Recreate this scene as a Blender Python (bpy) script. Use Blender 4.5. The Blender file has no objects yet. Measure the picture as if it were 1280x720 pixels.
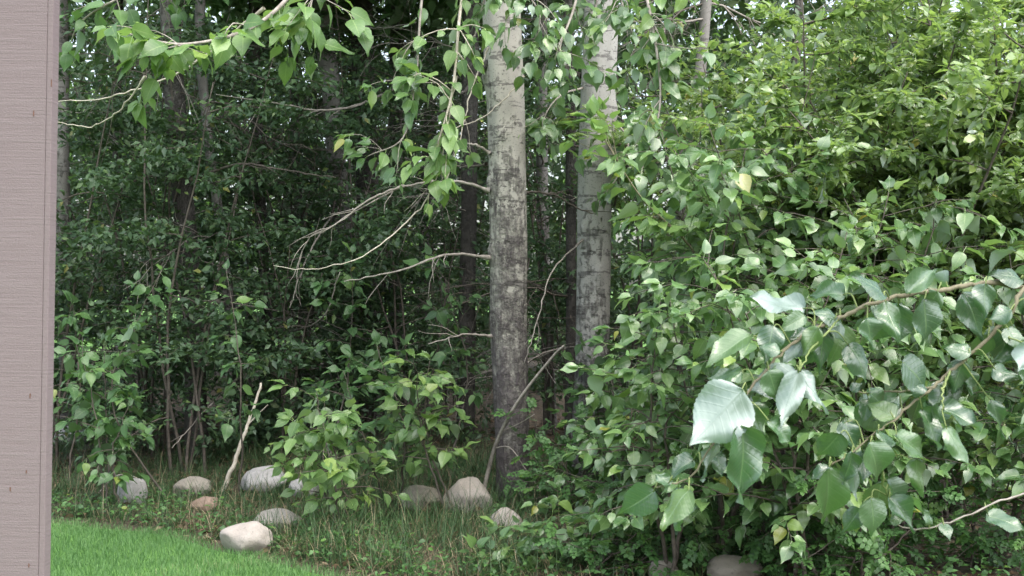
import bpy, math
import numpy as np
from mathutils import Vector, Matrix, noise

# ------------------------------------------------------------------ camera, sky, sun, exposure
sc = bpy.context.scene
COL = sc.collection
rng = np.random.default_rng(11)
F = 1777.78                      # focal length in pixels of the 1280-wide photograph
EYE = 1.4
cam_d = bpy.data.cameras.new("camera")
cam_d.lens = 50.0; cam_d.sensor_width = 36.0
cam_d.clip_start = 0.05; cam_d.clip_end = 2000
cam = bpy.data.objects.new("camera", cam_d); COL.objects.link(cam)
cam.location = (0, 0, EYE); cam.rotation_euler = (math.radians(90), 0, 0)
cam_d.dof.use_dof = True; cam_d.dof.focus_distance = 5.6; cam_d.dof.aperture_fstop = 16.0
sc.camera = cam

SUN_EL, SUN_AZ = math.radians(62), math.radians(140)      # azimuth measured clockwise from +Y
world = bpy.data.worlds.new("World"); sc.world = world; world.use_nodes = True
wt = world.node_tree; wt.nodes.clear()
sky = wt.nodes.new("ShaderNodeTexSky"); sky.sky_type = 'NISHITA'; sky.sun_disc = False
sky.sun_elevation = SUN_EL; sky.sun_rotation = SUN_AZ
sky.air_density = 1.0; sky.dust_density = 4.0; sky.ozone_density = 1.0
hs = wt.nodes.new("ShaderNodeHueSaturation"); hs.inputs["Saturation"].default_value = 0.62
bg = wt.nodes.new("ShaderNodeBackground"); bg.inputs["Strength"].default_value = 0.15
wo = wt.nodes.new("ShaderNodeOutputWorld")
wt.links.new(sky.outputs[0], hs.inputs["Color"]); wt.links.new(hs.outputs[0], bg.inputs[0]); wt.links.new(bg.outputs[0], wo.inputs[0])
sun_d = bpy.data.lights.new("sun", 'SUN'); sun_d.energy = 1.5; sun_d.angle = math.radians(110); sun_d.color = (1.0, 0.995, 0.99)
sun = bpy.data.objects.new("sun", sun_d); COL.objects.link(sun)
sd = Vector((math.sin(SUN_AZ) * math.cos(SUN_EL), math.cos(SUN_AZ) * math.cos(SUN_EL), math.sin(SUN_EL)))
sun.rotation_euler = sd.to_track_quat('Z', 'Y').to_euler(); sun.location = (4, -4, 12)
vs = sc.view_settings
vs.view_transform = 'Standard'; vs.look = 'None'; vs.gamma = 1.0; vs.exposure = 1.75; vs.use_curve_mapping = False
sc.render.engine = 'CYCLES'
cy = sc.cycles
cy.max_bounces = 5; cy.diffuse_bounces = 4; cy.glossy_bounces = 2; cy.transmission_bounces = 4; cy.transparent_max_bounces = 4
cy.use_denoising = True; cy.filter_width = 1.5
cy.caustics_reflective = False; cy.caustics_refractive = False

# ------------------------------------------------------------------ small helpers
UP = np.array([0.0, 0, 1.0])
def A(*v): return np.array(v, float)
def at(px, py, Y): return A((px - 640) / F * Y, Y, EYE + (360 - py) / F * Y)
def topix(P):
    P = np.atleast_2d(P); y = np.maximum(P[:, 1], 0.05)
    return 640 + P[:, 0] / y * F, 360 - (P[:, 2] - EYE) / y * F
def norm(v):
    v = np.asarray(v, float); return v / (np.linalg.norm(v, axis=-1, keepdims=True) + 1e-12)
def rv(s=1.0, n=None):
    return rng.normal(0, s, 3 if n is None else (n, 3))
def U(a, b): return float(rng.uniform(a, b))
def smooth01(x): x = np.clip(x, 0, 1); return x * x * (3 - 2 * x)

EDGE = [(-12, 13.0), (-6, 10.4), (-2.755, 8.5), (-1.98, 8.14), (-1.57, 7.66), (-1.24, 7.34), (-0.82, 6.91), (-0.1, 6.2), (0.6, 4.9), (1.1, 3.0), (1.4, 0), (1.5, -8)]
EA = np.array(EDGE, float)
def edge_dist(x, y):
    """signed distance to the lawn's edge: positive in the planting bed"""
    P = np.stack([np.ravel(x), np.ravel(y)], 1).astype(float)
    best = np.full(len(P), 1e9); sign = np.ones(len(P))
    for a, b in zip(EA[:-1], EA[1:]):
        d = b - a; t = np.clip(((P - a) @ d) / (d @ d), 0, 1)
        q = P - (a + t[:, None] * d); r = np.hypot(q[:, 0], q[:, 1])
        s = np.where(d[0] * q[:, 1] - d[1] * q[:, 0] > 0, 1.0, -1.0)
        m = r < best; best[m] = r[m]; sign[m] = s[m]
    return best * sign
def height(x, y):
    s = edge_dist(x, y); x = np.ravel(x); y = np.ravel(y)
    h = -0.03 * smooth01((0.10 - s) / 0.2) + 0.20 * smooth01(s / 4.5)
    bump = 0.03 * np.sin(x * 2.3 + 1.1 * y) * np.sin(y * 1.9 - x * 0.7) + 0.012 * np.sin(x * 7.1) * np.sin(y * 6.3 + 1)
    return h + bump * smooth01((s - 0.1) / 0.8) - 0.03 * smooth01((-s) / 0.15) * 0.0
def hz(x, y): return float(height(x, y)[0])
def gnd(px, py):
    """where the ray through a pixel meets the ground"""
    Y = 3.0
    while Y < 40:
        p = at(px, py, Y)
        if p[2] <= hz(p[0], p[1]): return A(p[0], p[1], hz(p[0], p[1]))
        Y += 0.03
    return at(px, py, 20)

def mesh_np(name, V, T, mat, rnd=None, uv=None, smooth=True):
    me = bpy.data.meshes.new(name)
    V = np.ascontiguousarray(V, np.float32); T = np.ascontiguousarray(T, np.int32)
    me.vertices.add(len(V)); me.vertices.foreach_set("co", V.ravel())
    me.loops.add(T.size); me.loops.foreach_set("vertex_index", T.ravel())
    me.polygons.add(len(T))
    me.polygons.foreach_set("loop_start", np.arange(0, T.size, T.shape[1], dtype=np.int32))
    me.polygons.foreach_set("loop_total", np.full(len(T), T.shape[1], np.int32))
    me.polygons.foreach_set("use_smooth", np.full(len(T), smooth, bool))
    if rnd is not None:
        a = me.attributes.new("rnd", 'FLOAT', 'POINT'); a.data.foreach_set("value", np.ascontiguousarray(rnd, np.float32))
    if uv is not None:
        l = me.uv_layers.new(name="UVMap"); l.data.foreach_set("uv", np.ascontiguousarray(uv[T.ravel()], np.float32).ravel())
    me.update(calc_edges=True); me.validate()
    if mat: me.materials.append(mat)
    return me
def link(name, me, parent=None, loc=None):
    o = bpy.data.objects.new(name, me); COL.objects.link(o)
    if parent is not None: o.parent = parent
    if loc is not None: o.location = loc
    return o
def tag(o, label=None, cat=None, group=None, kind=None):
    if label: o["label"] = label
    if cat: o["category"] = cat
    if group: o["group"] = group
    if kind: o["kind"] = kind
    return o
def thing(name, label, cat, base, group=None):
    o = bpy.data.objects.new(name, None); COL.objects.link(o); o.location = base; o.empty_display_size = 0.1
    return tag(o, label, cat, group)

class MB:
    """collects tubes and triangles for one mesh"""
    def __init__(s): s.V = []; s.T = []; s.n = 0
    def add(s, V, T): s.V.append(np.asarray(V, float)); s.T.append(np.asarray(T, int) + s.n); s.n += len(V)
    def tube(s, P, R, n=6, cap=True):
        P = np.asarray(P, float); R = np.broadcast_to(np.asarray(R, float), (len(P),))
        d = norm(np.gradient(P, axis=0)); ref = A(0.31, 0.2, 0.93) if abs(d[0] @ A(0.31, 0.2, 0.93)) < 0.9 else A(1, 0, 0)
        a = np.arange(n) / n * 2 * math.pi; V = []
        for i in range(len(P)):
            u = norm(np.cross(d[i], ref)); v = np.cross(d[i], u); ref = np.cross(u, d[i]) if i else ref
            ref = v if abs(ref @ d[i]) > 0.95 else ref
            V.append(P[i] + R[i] * (np.cos(a)[:, None] * u + np.sin(a)[:, None] * v))
        V = np.concatenate(V); T = []
        for i in range(len(P) - 1):
            for k in range(n):
                p, q = i * n + k, i * n + (k + 1) % n
                T += [(p, q, q + n), (p, q + n, p + n)]
        if cap:
            V = np.vstack([V, P[-1:]]); c = len(V) - 1; b = (len(P) - 1) * n
            T += [(b + k, b + (k + 1) % n, c) for k in range(n)]
        s.add(V, T)
    def mesh(s, name, mat, base=None, smooth=True):
        V = np.concatenate(s.V); T = np.concatenate(s.T)
        if base is not None: V = V - np.asarray(base)
        return mesh_np(name, V, T, mat, smooth=smooth)

def spline(P, n):
    """Catmull-Rom through the points"""
    P = np.asarray(P, float)
    if len(P) == 2: return P[0] + np.linspace(0, 1, n)[:, None] * (P[1] - P[0])
    Q = np.vstack([2 * P[0] - P[1], P, 2 * P[-1] - P[-2]]); out = []
    for t in np.linspace(0, len(P) - 1 - 1e-6, n):
        i = int(t); f = t - i; a, b, c, d = Q[i:i + 4]
        out.append(0.5 * (2 * b + (c - a) * f + (2 * a - 5 * b + 4 * c - d) * f * f + (3 * b - a - 3 * c + d) * f ** 3))
    return np.array(out)
def grow(p, d, length, n=8, wob=0.12, pull=None, k=0.0):
    """a wandering twig from p in direction d, drawn towards pull"""
    P = [np.asarray(p, float)]; d = norm(d); st = length / (n - 1)
    for i in range(n - 1):
        d = norm(d + rv(wob) + (0 if pull is None else k * np.asarray(pull)))
        P.append(P[-1] + d * st)
    return np.array(P)

# ------------------------------------------------------------------ materials
def new_mat(name):
    m = bpy.data.materials.new(name); m.use_nodes = True; nt = m.node_tree; nt.nodes.clear()
    out = nt.nodes.new("ShaderNodeOutputMaterial")
    return m, nt, out
class N:
    def __init__(s, nt): s.nt = nt
    def __call__(s, t, ins=None, **props):
        n = s.nt.nodes.new(t)
        for k, v in props.items(): setattr(n, k, v)
        for k, v in (ins or {}).items():
            if isinstance(v, bpy.types.NodeSocket): s.nt.links.new(v, n.inputs[k])
            else: n.inputs[k].default_value = v
        return n
    def math(s, op, a, b=0.0, c=None, clamp=False):
        n = s.nt.nodes.new("ShaderNodeMath"); n.operation = op; n.use_clamp = clamp
        for i, v in enumerate((a, b) if c is None else (a, b, c)):
            if isinstance(v, bpy.types.NodeSocket): s.nt.links.new(v, n.inputs[i])
            else: n.inputs[i].default_value = v
        return n.outputs[0]
    def mix(s, f, a, b, mode='MIX'):
        n = s.nt.nodes.new("ShaderNodeMix"); n.data_type = 'RGBA'; n.blend_type = mode
        for i, v in ((0, f), (6, a), (7, b)):
            if isinstance(v, bpy.types.NodeSocket): s.nt.links.new(v, n.inputs[i])
            else: n.inputs[i].default_value = v if i == 0 else (*v[:3], 1)
        return n.outputs[2]
    def ramp(s, f, stops, interp='LINEAR'):
        n = s.nt.nodes.new("ShaderNodeValToRGB"); n.color_ramp.interpolation = interp
        e = n.color_ramp.elements
        while len(e) < len(stops): e.new(0.5)
        for x, (p, c) in zip(e, stops):
            x.position = p; x.color = (*c, 1) if len(c) == 3 else c
        s.nt.links.new(f, n.inputs[0]); return n.outputs[0]
    def link(s, a, b): s.nt.links.new(a, b)

def leaf_mat(name, dark, mid, light, under, rough=0.36, trans=0.3, veins=True, spec=0.5, bump=0.25):
    m, nt, out = new_mat(name); n = N(nt)
    at_ = n("ShaderNodeAttribute", attribute_name="rnd"); oi = n("ShaderNodeObjectInfo")
    r = n.math('FRACT', n.math('ADD', at_.outputs["Fac"], oi.outputs["Random"]))
    col = n.ramp(r, [(0.0, dark), (0.5, mid), (0.9, light), (0.99, tuple(np.array(light) * A(1.25, 1.12, 0.8))), (0.997, tuple(np.array(light) * A(2.0, 1.1, 0.6))), (1.0, tuple(np.array(light) * A(1.6, 0.95, 0.5)))])
    tc = n("ShaderNodeTexCoord")
    nz = n("ShaderNodeTexNoise", {"Vector": tc.outputs["Object"], "Scale": 9.0, "Detail": 3.0})
    col = n.mix(n.math('MULTIPLY', nz.outputs["Fac"], 0.35), col, tuple(np.array(dark) * 0.8))
    hgt = None
    if veins:
        uv = n("ShaderNodeSeparateXYZ", {0: n("ShaderNodeUVMap").outputs[0]})
        a = n.math('MULTIPLY', n.math('ABSOLUTE', n.math('SUBTRACT', uv.outputs[0], 0.5)), 2.0)
        mid_v = n.math('SUBTRACT', 1.0, n.math('MULTIPLY', a, 14.0), clamp=True)
        ph = n.math('FRACT', n.math('MULTIPLY', n.math('SUBTRACT', uv.outputs[1], n.math('MULTIPLY', a, 0.2)), 8.0))
        sv = n.math('SUBTRACT', 1.0, n.math('MULTIPLY', n.math('ABSOLUTE', n.math('SUBTRACT', ph, 0.5)), 9.0), clamp=True)
        v = n.math('MAXIMUM', mid_v, n.math('MULTIPLY', sv, 0.35))
        col = n.mix(n.math('MULTIPLY', v, 0.6), col, tuple(np.minimum(np.array(light) * A(1.9, 1.6, 1.9), 0.6)))
        hgt = n.math('ADD', n.math('MULTIPLY', v, -1.0), n.math('MULTIPLY', nz.outputs["Fac"], 0.6))
    if veins:
        sp = n("ShaderNodeTexNoise", {"Vector": n("ShaderNodeVectorMath", {0: tc.outputs["Object"], 1: n("ShaderNodeCombineXYZ", {0: oi.outputs["Random"]}).outputs[0]}, operation='MULTIPLY_ADD').outputs[0] if False else tc.outputs["Object"], "Scale": 26.0, "Detail": 2.0}).outputs["Fac"]
        col = n.mix(n.math('MULTIPLY', n.math('SUBTRACT', sp, 0.72), 9.0, clamp=True), col, (0.11, 0.07, 0.03))
    geo = n("ShaderNodeNewGeometry")
    col2 = n.mix(geo.outputs["Backfacing"], col, under)
    p = n("ShaderNodeBsdfPrincipled", {"Base Color": col2, "Roughness": rough, "Specular IOR Level": spec})
    if hgt is not None:
        b = n("ShaderNodeBump", {"Height": hgt, "Strength": bump, "Distance": 0.002}); n.link(b.outputs[0], p.inputs["Normal"])
    t = n("ShaderNodeBsdfTranslucent", {"Color": n.mix(0.5, col, tuple(np.array(light) * A(1.6, 1.7, 0.7)))})
    mx = n("ShaderNodeMixShader", {0: trans, 1: p.outputs[0], 2: t.outputs[0]})
    n.link(mx.outputs[0], out.inputs[0]); return m

M = {}
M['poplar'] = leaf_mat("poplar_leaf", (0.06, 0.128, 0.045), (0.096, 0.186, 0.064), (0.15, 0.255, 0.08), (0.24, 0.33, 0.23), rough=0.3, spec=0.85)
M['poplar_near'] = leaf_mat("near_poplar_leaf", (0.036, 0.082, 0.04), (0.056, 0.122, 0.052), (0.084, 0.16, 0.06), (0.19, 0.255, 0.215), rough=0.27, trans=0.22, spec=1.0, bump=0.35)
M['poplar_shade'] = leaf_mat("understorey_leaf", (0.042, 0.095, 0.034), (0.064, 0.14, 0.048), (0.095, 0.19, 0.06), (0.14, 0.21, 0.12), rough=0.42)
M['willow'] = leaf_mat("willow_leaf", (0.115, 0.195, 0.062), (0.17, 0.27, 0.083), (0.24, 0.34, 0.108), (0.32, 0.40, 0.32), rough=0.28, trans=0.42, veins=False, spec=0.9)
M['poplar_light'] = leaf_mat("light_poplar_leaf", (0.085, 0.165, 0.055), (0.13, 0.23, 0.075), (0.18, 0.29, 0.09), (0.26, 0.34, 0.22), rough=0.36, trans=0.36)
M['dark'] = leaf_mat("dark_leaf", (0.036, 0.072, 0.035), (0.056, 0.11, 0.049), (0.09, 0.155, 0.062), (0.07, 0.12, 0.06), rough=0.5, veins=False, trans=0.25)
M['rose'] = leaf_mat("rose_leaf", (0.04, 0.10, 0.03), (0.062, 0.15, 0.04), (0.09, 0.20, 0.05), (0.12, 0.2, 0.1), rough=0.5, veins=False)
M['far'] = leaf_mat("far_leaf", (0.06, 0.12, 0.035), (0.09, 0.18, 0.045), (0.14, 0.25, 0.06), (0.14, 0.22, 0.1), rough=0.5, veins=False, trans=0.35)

def grass_mat(name, dark, mid, light, dry, dryness):
    m, nt, out = new_mat(name); n = N(nt)
    at_ = n("ShaderNodeAttribute", attribute_name="rnd")
    r = at_.outputs["Fac"]
    col = n.ramp(r, [(0.0, dark), (0.45, mid), (1 - dryness - 0.02, light), (1 - dryness, dry), (1.0, tuple(np.array(dry) * 1.3))])
    p = n("ShaderNodeBsdfPrincipled", {"Base Color": col, "Roughness": 0.5, "Specular IOR Level": 0.35})
    t = n("ShaderNodeBsdfTranslucent", {"Color": col})
    mx = n("ShaderNodeMixShader", {0: 0.3, 1: p.outputs[0], 2: t.outputs[0]}); n.link(mx.outputs[0], out.inputs[0]); return m
M['lawn_grass'] = grass_mat("lawn_grass", (0.06, 0.14, 0.04), (0.092, 0.205, 0.06), (0.135, 0.26, 0.084), (0.24, 0.27, 0.14), 0.06)
M['long_grass'] = grass_mat("long_grass", (0.03, 0.068, 0.026), (0.05, 0.105, 0.038), (0.08, 0.14, 0.05), (0.24, 0.2, 0.12), 0.10)
M['dry_grass'] = grass_mat("dry_grass", (0.12, 0.085, 0.05), (0.2, 0.15, 0.09), (0.28, 0.22, 0.14), (0.33, 0.27, 0.18), 0.3)

def soil_mat():
    m, nt, out = new_mat("soil"); n = N(nt); tc = n("ShaderNodeTexCoord").outputs["Object"]
    a = n("ShaderNodeTexNoise", {"Vector": tc, "Scale": 2.2, "Detail": 8.0, "Roughness": 0.65}).outputs["Fac"]
    b = n("ShaderNodeTexVoronoi", {"Vector": tc, "Scale": 22.0, "Randomness": 1.0})
    col = n.ramp(a, [(0.3, (0.035, 0.025, 0.017)), (0.5, (0.065, 0.046, 0.03)), (0.7, (0.045, 0.05, 0.02))])
    col = n.mix(0.35, col, n.ramp(b.outputs["Color"], [(0.2, (0.03, 0.022, 0.015)), (0.8, (0.14, 0.10, 0.06))]), 'MIX')
    p = n("ShaderNodeBsdfPrincipled", {"Base Color": col, "Roughness": 0.95})
    bp = n("ShaderNodeBump", {"Height": n.math('ADD', a, b.outputs["Distance"]), "Strength": 0.8, "Distance": 0.03}); n.link(bp.outputs[0], p.inputs["Normal"])
    n.link(p.outputs[0], out.inputs[0]); return m
M['soil'] = soil_mat()
def lawn_mat(name):
    m, nt, out = new_mat(name); n = N(nt); tc = n("ShaderNodeTexCoord").outputs["Object"]
    a = n("ShaderNodeTexNoise", {"Vector": tc, "Scale": 3.0, "Detail": 6.0}).outputs["Fac"]
    col = n.ramp(a, [(0.3, (0.05, 0.13, 0.02)), (0.7, (0.10, 0.22, 0.035))])
    p = n("ShaderNodeBsdfPrincipled", {"Base Color": col, "Roughness": 0.9}); n.link(p.outputs[0], out.inputs[0]); return m
M['lawn'] = lawn_mat("lawn_turf")

def bark_mat(name, pale, pale2, dark, lo, hi, rough_lo=0.45):
    """smooth pale bark with dark scars and cross bands; furrowed dark bark in patches that get denser near the root"""
    m, nt, out = new_mat(name); n = N(nt); tc = n("ShaderNodeTexCoord").outputs["Object"]
    sx = n("ShaderNodeSeparateXYZ", {0: tc})
    def mapn(sxy, sz, scale, det=5.0, ro=0.6):
        mp = n("ShaderNodeMapping", {"Vector": tc, "Scale": (sxy, sxy, sz)})
        return n("ShaderNodeTexNoise", {"Vector": mp.outputs[0], "Scale": scale, "Detail": det, "Roughness": ro}).outputs["Fac"]
    big = mapn(1, 0.6, 5.0); bands = mapn(0.5, 3.2, 6.0, 4.0, 0.7); fine = mapn(1, 1.4, 70.0, 4.0); furrow = mapn(2.2, 0.35, 16.0, 4.0, 0.7)
    mid = mapn(1, 1, 22.0, 6.0, 0.7)
    c = n.ramp(big, [(0.32, pale2), (0.62, pale)])
    c = n.mix(n.math('MULTIPLY', mid, 0.35), c, tuple(np.array(pale2) * 0.6))
    bm = n.math('MULTIPLY', n.math('GREATER_THAN', bands, 0.585), n.math('MULTIPLY', n.math('GREATER_THAN', mid, 0.46), 0.6))
    c = n.mix(bm, c, dark)
    sp = n.math('MULTIPLY', n.math('GREATER_THAN', fine, 0.62), 0.55)
    c = n.mix(sp, c, dark)
    t = n.math('DIVIDE', n.math('SUBTRACT', hi, sx.outputs[2]), hi - lo, clamp=True)
    pm = n.math('SUBTRACT', n.math('ADD', t, n.math('MULTIPLY', n.math('SUBTRACT', n.math('ADD', furrow, n.math('MULTIPLY', mid, 1.6)), 1.3), 0.9)), n.math('MULTIPLY', n.math('SUBTRACT', big, 0.5), -1.2))
    pm = n.math('MULTIPLY', n.math('SUBTRACT', pm, 0.33), 2.4, clamp=True)
    rc = n.ramp(mid, [(0.36, tuple(np.array(dark) * 0.7)), (0.56, tuple(np.array(dark) * 1.6)), (0.74, tuple(np.array(pale2) * 0.68))])
    c = n.mix(n.math('MULTIPLY', pm, 0.94), c, rc)
    p = n("ShaderNodeBsdfPrincipled", {"Base Color": c, "Roughness": 0.85, "Specular IOR Level": 0.25})
    h = n.math('ADD', n.math('MULTIPLY', n.math('ADD', furrow, mid), n.math('ADD', n.math('MULTIPLY', pm, 0.9), 0.1)), n.math('MULTIPLY', bm, -0.25))
    b = n("ShaderNodeBump", {"Height": h, "Strength": 0.9, "Distance": 0.02}); n.link(b.outputs[0], p.inputs["Normal"])
    n.link(p.outputs[0], out.inputs[0]); return m
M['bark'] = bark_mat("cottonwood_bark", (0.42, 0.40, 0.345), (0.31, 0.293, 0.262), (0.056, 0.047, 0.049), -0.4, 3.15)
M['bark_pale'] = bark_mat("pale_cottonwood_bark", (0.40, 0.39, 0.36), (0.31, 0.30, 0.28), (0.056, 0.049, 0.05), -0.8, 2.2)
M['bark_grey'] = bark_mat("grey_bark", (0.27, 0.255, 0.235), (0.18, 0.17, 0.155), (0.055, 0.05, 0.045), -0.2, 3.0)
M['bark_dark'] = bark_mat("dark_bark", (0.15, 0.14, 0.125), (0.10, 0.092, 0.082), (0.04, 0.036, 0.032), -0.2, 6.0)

def wood_mat(name, c0, c1, scale=30.0):
    m, nt, out = new_mat(name); n = N(nt); tc = n("ShaderNodeTexCoord").outputs["Object"]
    a = n("ShaderNodeTexNoise", {"Vector": tc, "Scale": scale, "Detail": 5.0, "Roughness": 0.65}).outputs["Fac"]
    oi = n("ShaderNodeObjectInfo")
    col = n.ramp(a, [(0.32, c0), (0.68, c1)])
    p = n("ShaderNodeBsdfPrincipled", {"Base Color": col, "Roughness": 0.8, "Specular IOR Level": 0.3})
    b = n("ShaderNodeBump", {"Height": a, "Strength": 0.5, "Distance": 0.004}); n.link(b.outputs[0], p.inputs["Normal"])
    n.link(p.outputs[0], out.inputs[0]); return m
M['twig'] = wood_mat("grey_twig", (0.16, 0.14, 0.12), (0.34, 0.31, 0.27))
M['twig_pale'] = wood_mat("pale_twig", (0.27, 0.24, 0.19), (0.50, 0.46, 0.38))
M['twig_dark'] = wood_mat("dark_twig", (0.05, 0.042, 0.035), (0.13, 0.11, 0.09))
M['twig_olive'] = wood_mat("olive_twig", (0.10, 0.09, 0.055), (0.21, 0.19, 0.125))
M['petiole'] = wood_mat("leaf_stalk", (0.12, 0.165, 0.055), (0.20, 0.25, 0.09))

def stone_mat(name, a, b, moss):
    m, nt, out = new_mat(name); n = N(nt); tc = n("ShaderNodeTexCoord").outputs["Object"]
    n1 = n("ShaderNodeTexNoise", {"Vector": tc, "Scale": 5.0, "Detail": 8.0, "Roughness": 0.65}).outputs["Fac"]
    n2 = n("ShaderNodeTexNoise", {"Vector": tc, "Scale": 60.0, "Detail": 4.0}).outputs["Fac"]
    n3 = n("ShaderNodeTexNoise", {"Vector": tc, "Scale": 3.0, "Detail": 5.0}).outputs["Fac"]
    c = n.ramp(n1, [(0.3, a), (0.7, b)])
    c = n.mix(n.math('MULTIPLY', n.math('GREATER_THAN', n2, 0.64), 0.3), c, tuple(np.array(a) * 0.4))
    c = n.mix(n.math('MULTIPLY', n.math('SUBTRACT', n3, 0.56), moss * 8, clamp=True), c, (0.10, 0.085, 0.05))
    p = n("ShaderNodeBsdfPrincipled", {"Base Color": c, "Roughness": 0.85})
    bp = n("ShaderNodeBump", {"Height": n.math('ADD', n1, n.math('MULTIPLY', n2, 0.3)), "Strength": 0.6, "Distance": 0.02}); n.link(bp.outputs[0], p.inputs["Normal"])
    n.link(p.outputs[0], out.inputs[0]); return m
M['stone_white'] = stone_mat("pale_stone", (0.25, 0.22, 0.19), (0.36, 0.33, 0.295), 0.45)
M['stone_grey'] = stone_mat("grey_stone", (0.24, 0.235, 0.225), (0.38, 0.37, 0.355), 0.4)
M['stone_tan'] = stone_mat("tan_stone", (0.19, 0.17, 0.14), (0.31, 0.28, 0.235), 0.6)
M['stone_red'] = stone_mat("reddish_stone", (0.15, 0.105, 0.08), (0.25, 0.18, 0.135), 0.4)

def wall_mat():
    m, nt, out = new_mat("painted_rough_sawn_wood"); n = N(nt); tc = n("ShaderNodeTexCoord").outputs["Object"]
    def mapn(sx, sz, scale, det=5.0, ro=0.6):
        mp = n("ShaderNodeMapping", {"Vector": tc, "Scale": (sx, sx, sz)})
        return n("ShaderNodeTexNoise", {"Vector": mp.outputs[0], "Scale": scale, "Detail": det, "Roughness": ro}).outputs["Fac"]
    saw = mapn(0.35, 14.0, 22.0, 5.0, 0.7); grain = mapn(0.25, 5.0, 14.0); fib = mapn(1, 1.3, 330.0, 3.0); blot = mapn(1, 1, 2.5)
    c = n.ramp(saw, [(0.28, (0.141, 0.107, 0.110)), (0.5, (0.171, 0.132, 0.137)), (0.75, (0.196, 0.157, 0.164))])
    c = n.mix(n.math('MULTIPLY', blot, 0.5), c, (0.167, 0.135, 0.141))
    c = n.mix(n.math('MULTIPLY', n.math('SUBTRACT', grain, 0.6), 3.0, clamp=True), c, (0.147, 0.106, 0.105))
    c = n.mix(n.math('MULTIPLY', n.math('SUBTRACT', fib, 0.45), 0.9, clamp=True), c, (0.248, 0.208, 0.217))
    p = n("ShaderNodeBsdfPrincipled", {"Base Color": c, "Roughness": 0.85, "Specular IOR Level": 0.25})
    h = n.math('ADD', n.math('MULTIPLY', saw, 0.7), n.math('MULTIPLY', fib, 0.5))
    b = n("ShaderNodeBump", {"Height": h, "Strength": 0.7, "Distance": 0.003}); n.link(b.outputs[0], p.inputs["Normal"])
    n.link(p.outputs[0], out.inputs[0]); return m
M['wall'] = wall_mat()
M['rust'] = wood_mat("rusty_nail_hole", (0.08, 0.035, 0.02), (0.16, 0.07, 0.045), 200)

# ------------------------------------------------------------------ leaf shapes
def leaf_shape(kind, ns, nx, seed, petiole=0.3):
    """blade along +y, face up +z, length 1, origin at the foot of its stalk"""
    r = np.random.default_rng(seed)
    t = np.linspace(0, 1, ns)
    if ns == 7: t = np.array([0, 0.06, 0.17, 0.34, 0.56, 0.8, 1.0])
    if kind == 'poplar':
        w = 0.285 * np.sqrt(np.clip(1 - (1 - np.clip(t / 0.33, 0, 1)) ** 2, 0, 1)) * (1 - np.clip((t - 0.33) / 0.67, 0, 1) ** 1.7) + 0.006
        w = w * (1 - 0.5 * smooth01((t - 0.62) / 0.28))
    elif kind == 'willow':
        w = 0.215 * np.sin(np.pi * np.clip(t, 0, 1) ** 0.85) ** 0.85 + 0.004
    else:
        w = 0.30 * np.sin(np.pi * t ** 0.75) ** 0.8 + 0.004
    w = w * r.uniform(0.88, 1.12)
    bend = r.uniform(0.0, 0.6); fold = r.uniform(0.05, 0.38); side = r.uniform(-0.12, 0.12); tw = r.uniform(-0.5, 0.5); ph = r.uniform(0, 6.28)
    wav = r.uniform(0.015, 0.06) * (1.7 if ns >= 12 else 1)
    curl = r.uniform(-0.45, 0.45)
    V = []; UV = []
    for i in range(ns):
        tw_i = tw * t[i]
        for j in range(-nx, nx + 1):
            f = j / nx; ser = 1.0
            if ns >= 12 and abs(j) == nx and 0.05 < t[i] < 0.95: ser = 1 + 0.022 * (1 if i % 2 else -1) + 0.03 * math.sin(t[i] * 17 + ph)
            x = w[i] * f * ser; z = (fold * abs(x) + (curl * w[i] * f * f + 0.05 * math.sin(t[i] * 6 + ph * 2 + f) * t[i] if ns >= 12 else 0)) - bend * t[i] ** 2 * 0.6 + wav * math.sin(t[i] * 9 + ph + f * 2.2) * abs(f) + (0.012 * math.sin((t[i] - 0.2 * abs(f)) * 50) * abs(f) * (1 - abs(f) * 0.5) if ns >= 12 else 0)
            x2 = x * math.cos(tw_i) - z * math.sin(tw_i) * 0.3; z2 = z + x * math.sin(tw_i)
            V.append((x2 + side * t[i] ** 2, petiole + t[i] * (1 - 0.12 * bend), z2)); UV.append((0.5 + 0.5 * f, t[i]))
    k = 2 * nx + 1; T = []
    for i in range(ns - 1):
        for j in range(k - 1):
            a = i * k + j; T += [(a, a + 1, a + 1 + k), (a, a + 1 + k, a + k)]
    if petiole > 0:
        b = len(V); V += [(-0.012, 0, 0.02), (0.012, 0, 0.02), (0.012, petiole + .01, 0), (-0.012, petiole + .01, 0)]; UV += [(0.5, 0.0)] * 4
        T += [(b, b + 1, b + 2), (b, b + 2, b + 3)]
    return np.array(V), np.array(T), np.array(UV)
def diamond(seed, w=0.26):
    r = np.random.default_rng(seed); f = r.uniform(0.02, 0.12); b = r.uniform(-0.2, 0.05)
    V = A(0, 0, 0), A(w, 0.4, f), A(0, 1, b), A(-w, 0.4, f)
    return np.array(V), np.array([(0, 1, 2), (0, 2, 3)]), np.array([(0.5, 0), (1, 0.4), (0.5, 1), (0, 0.4)])
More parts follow.
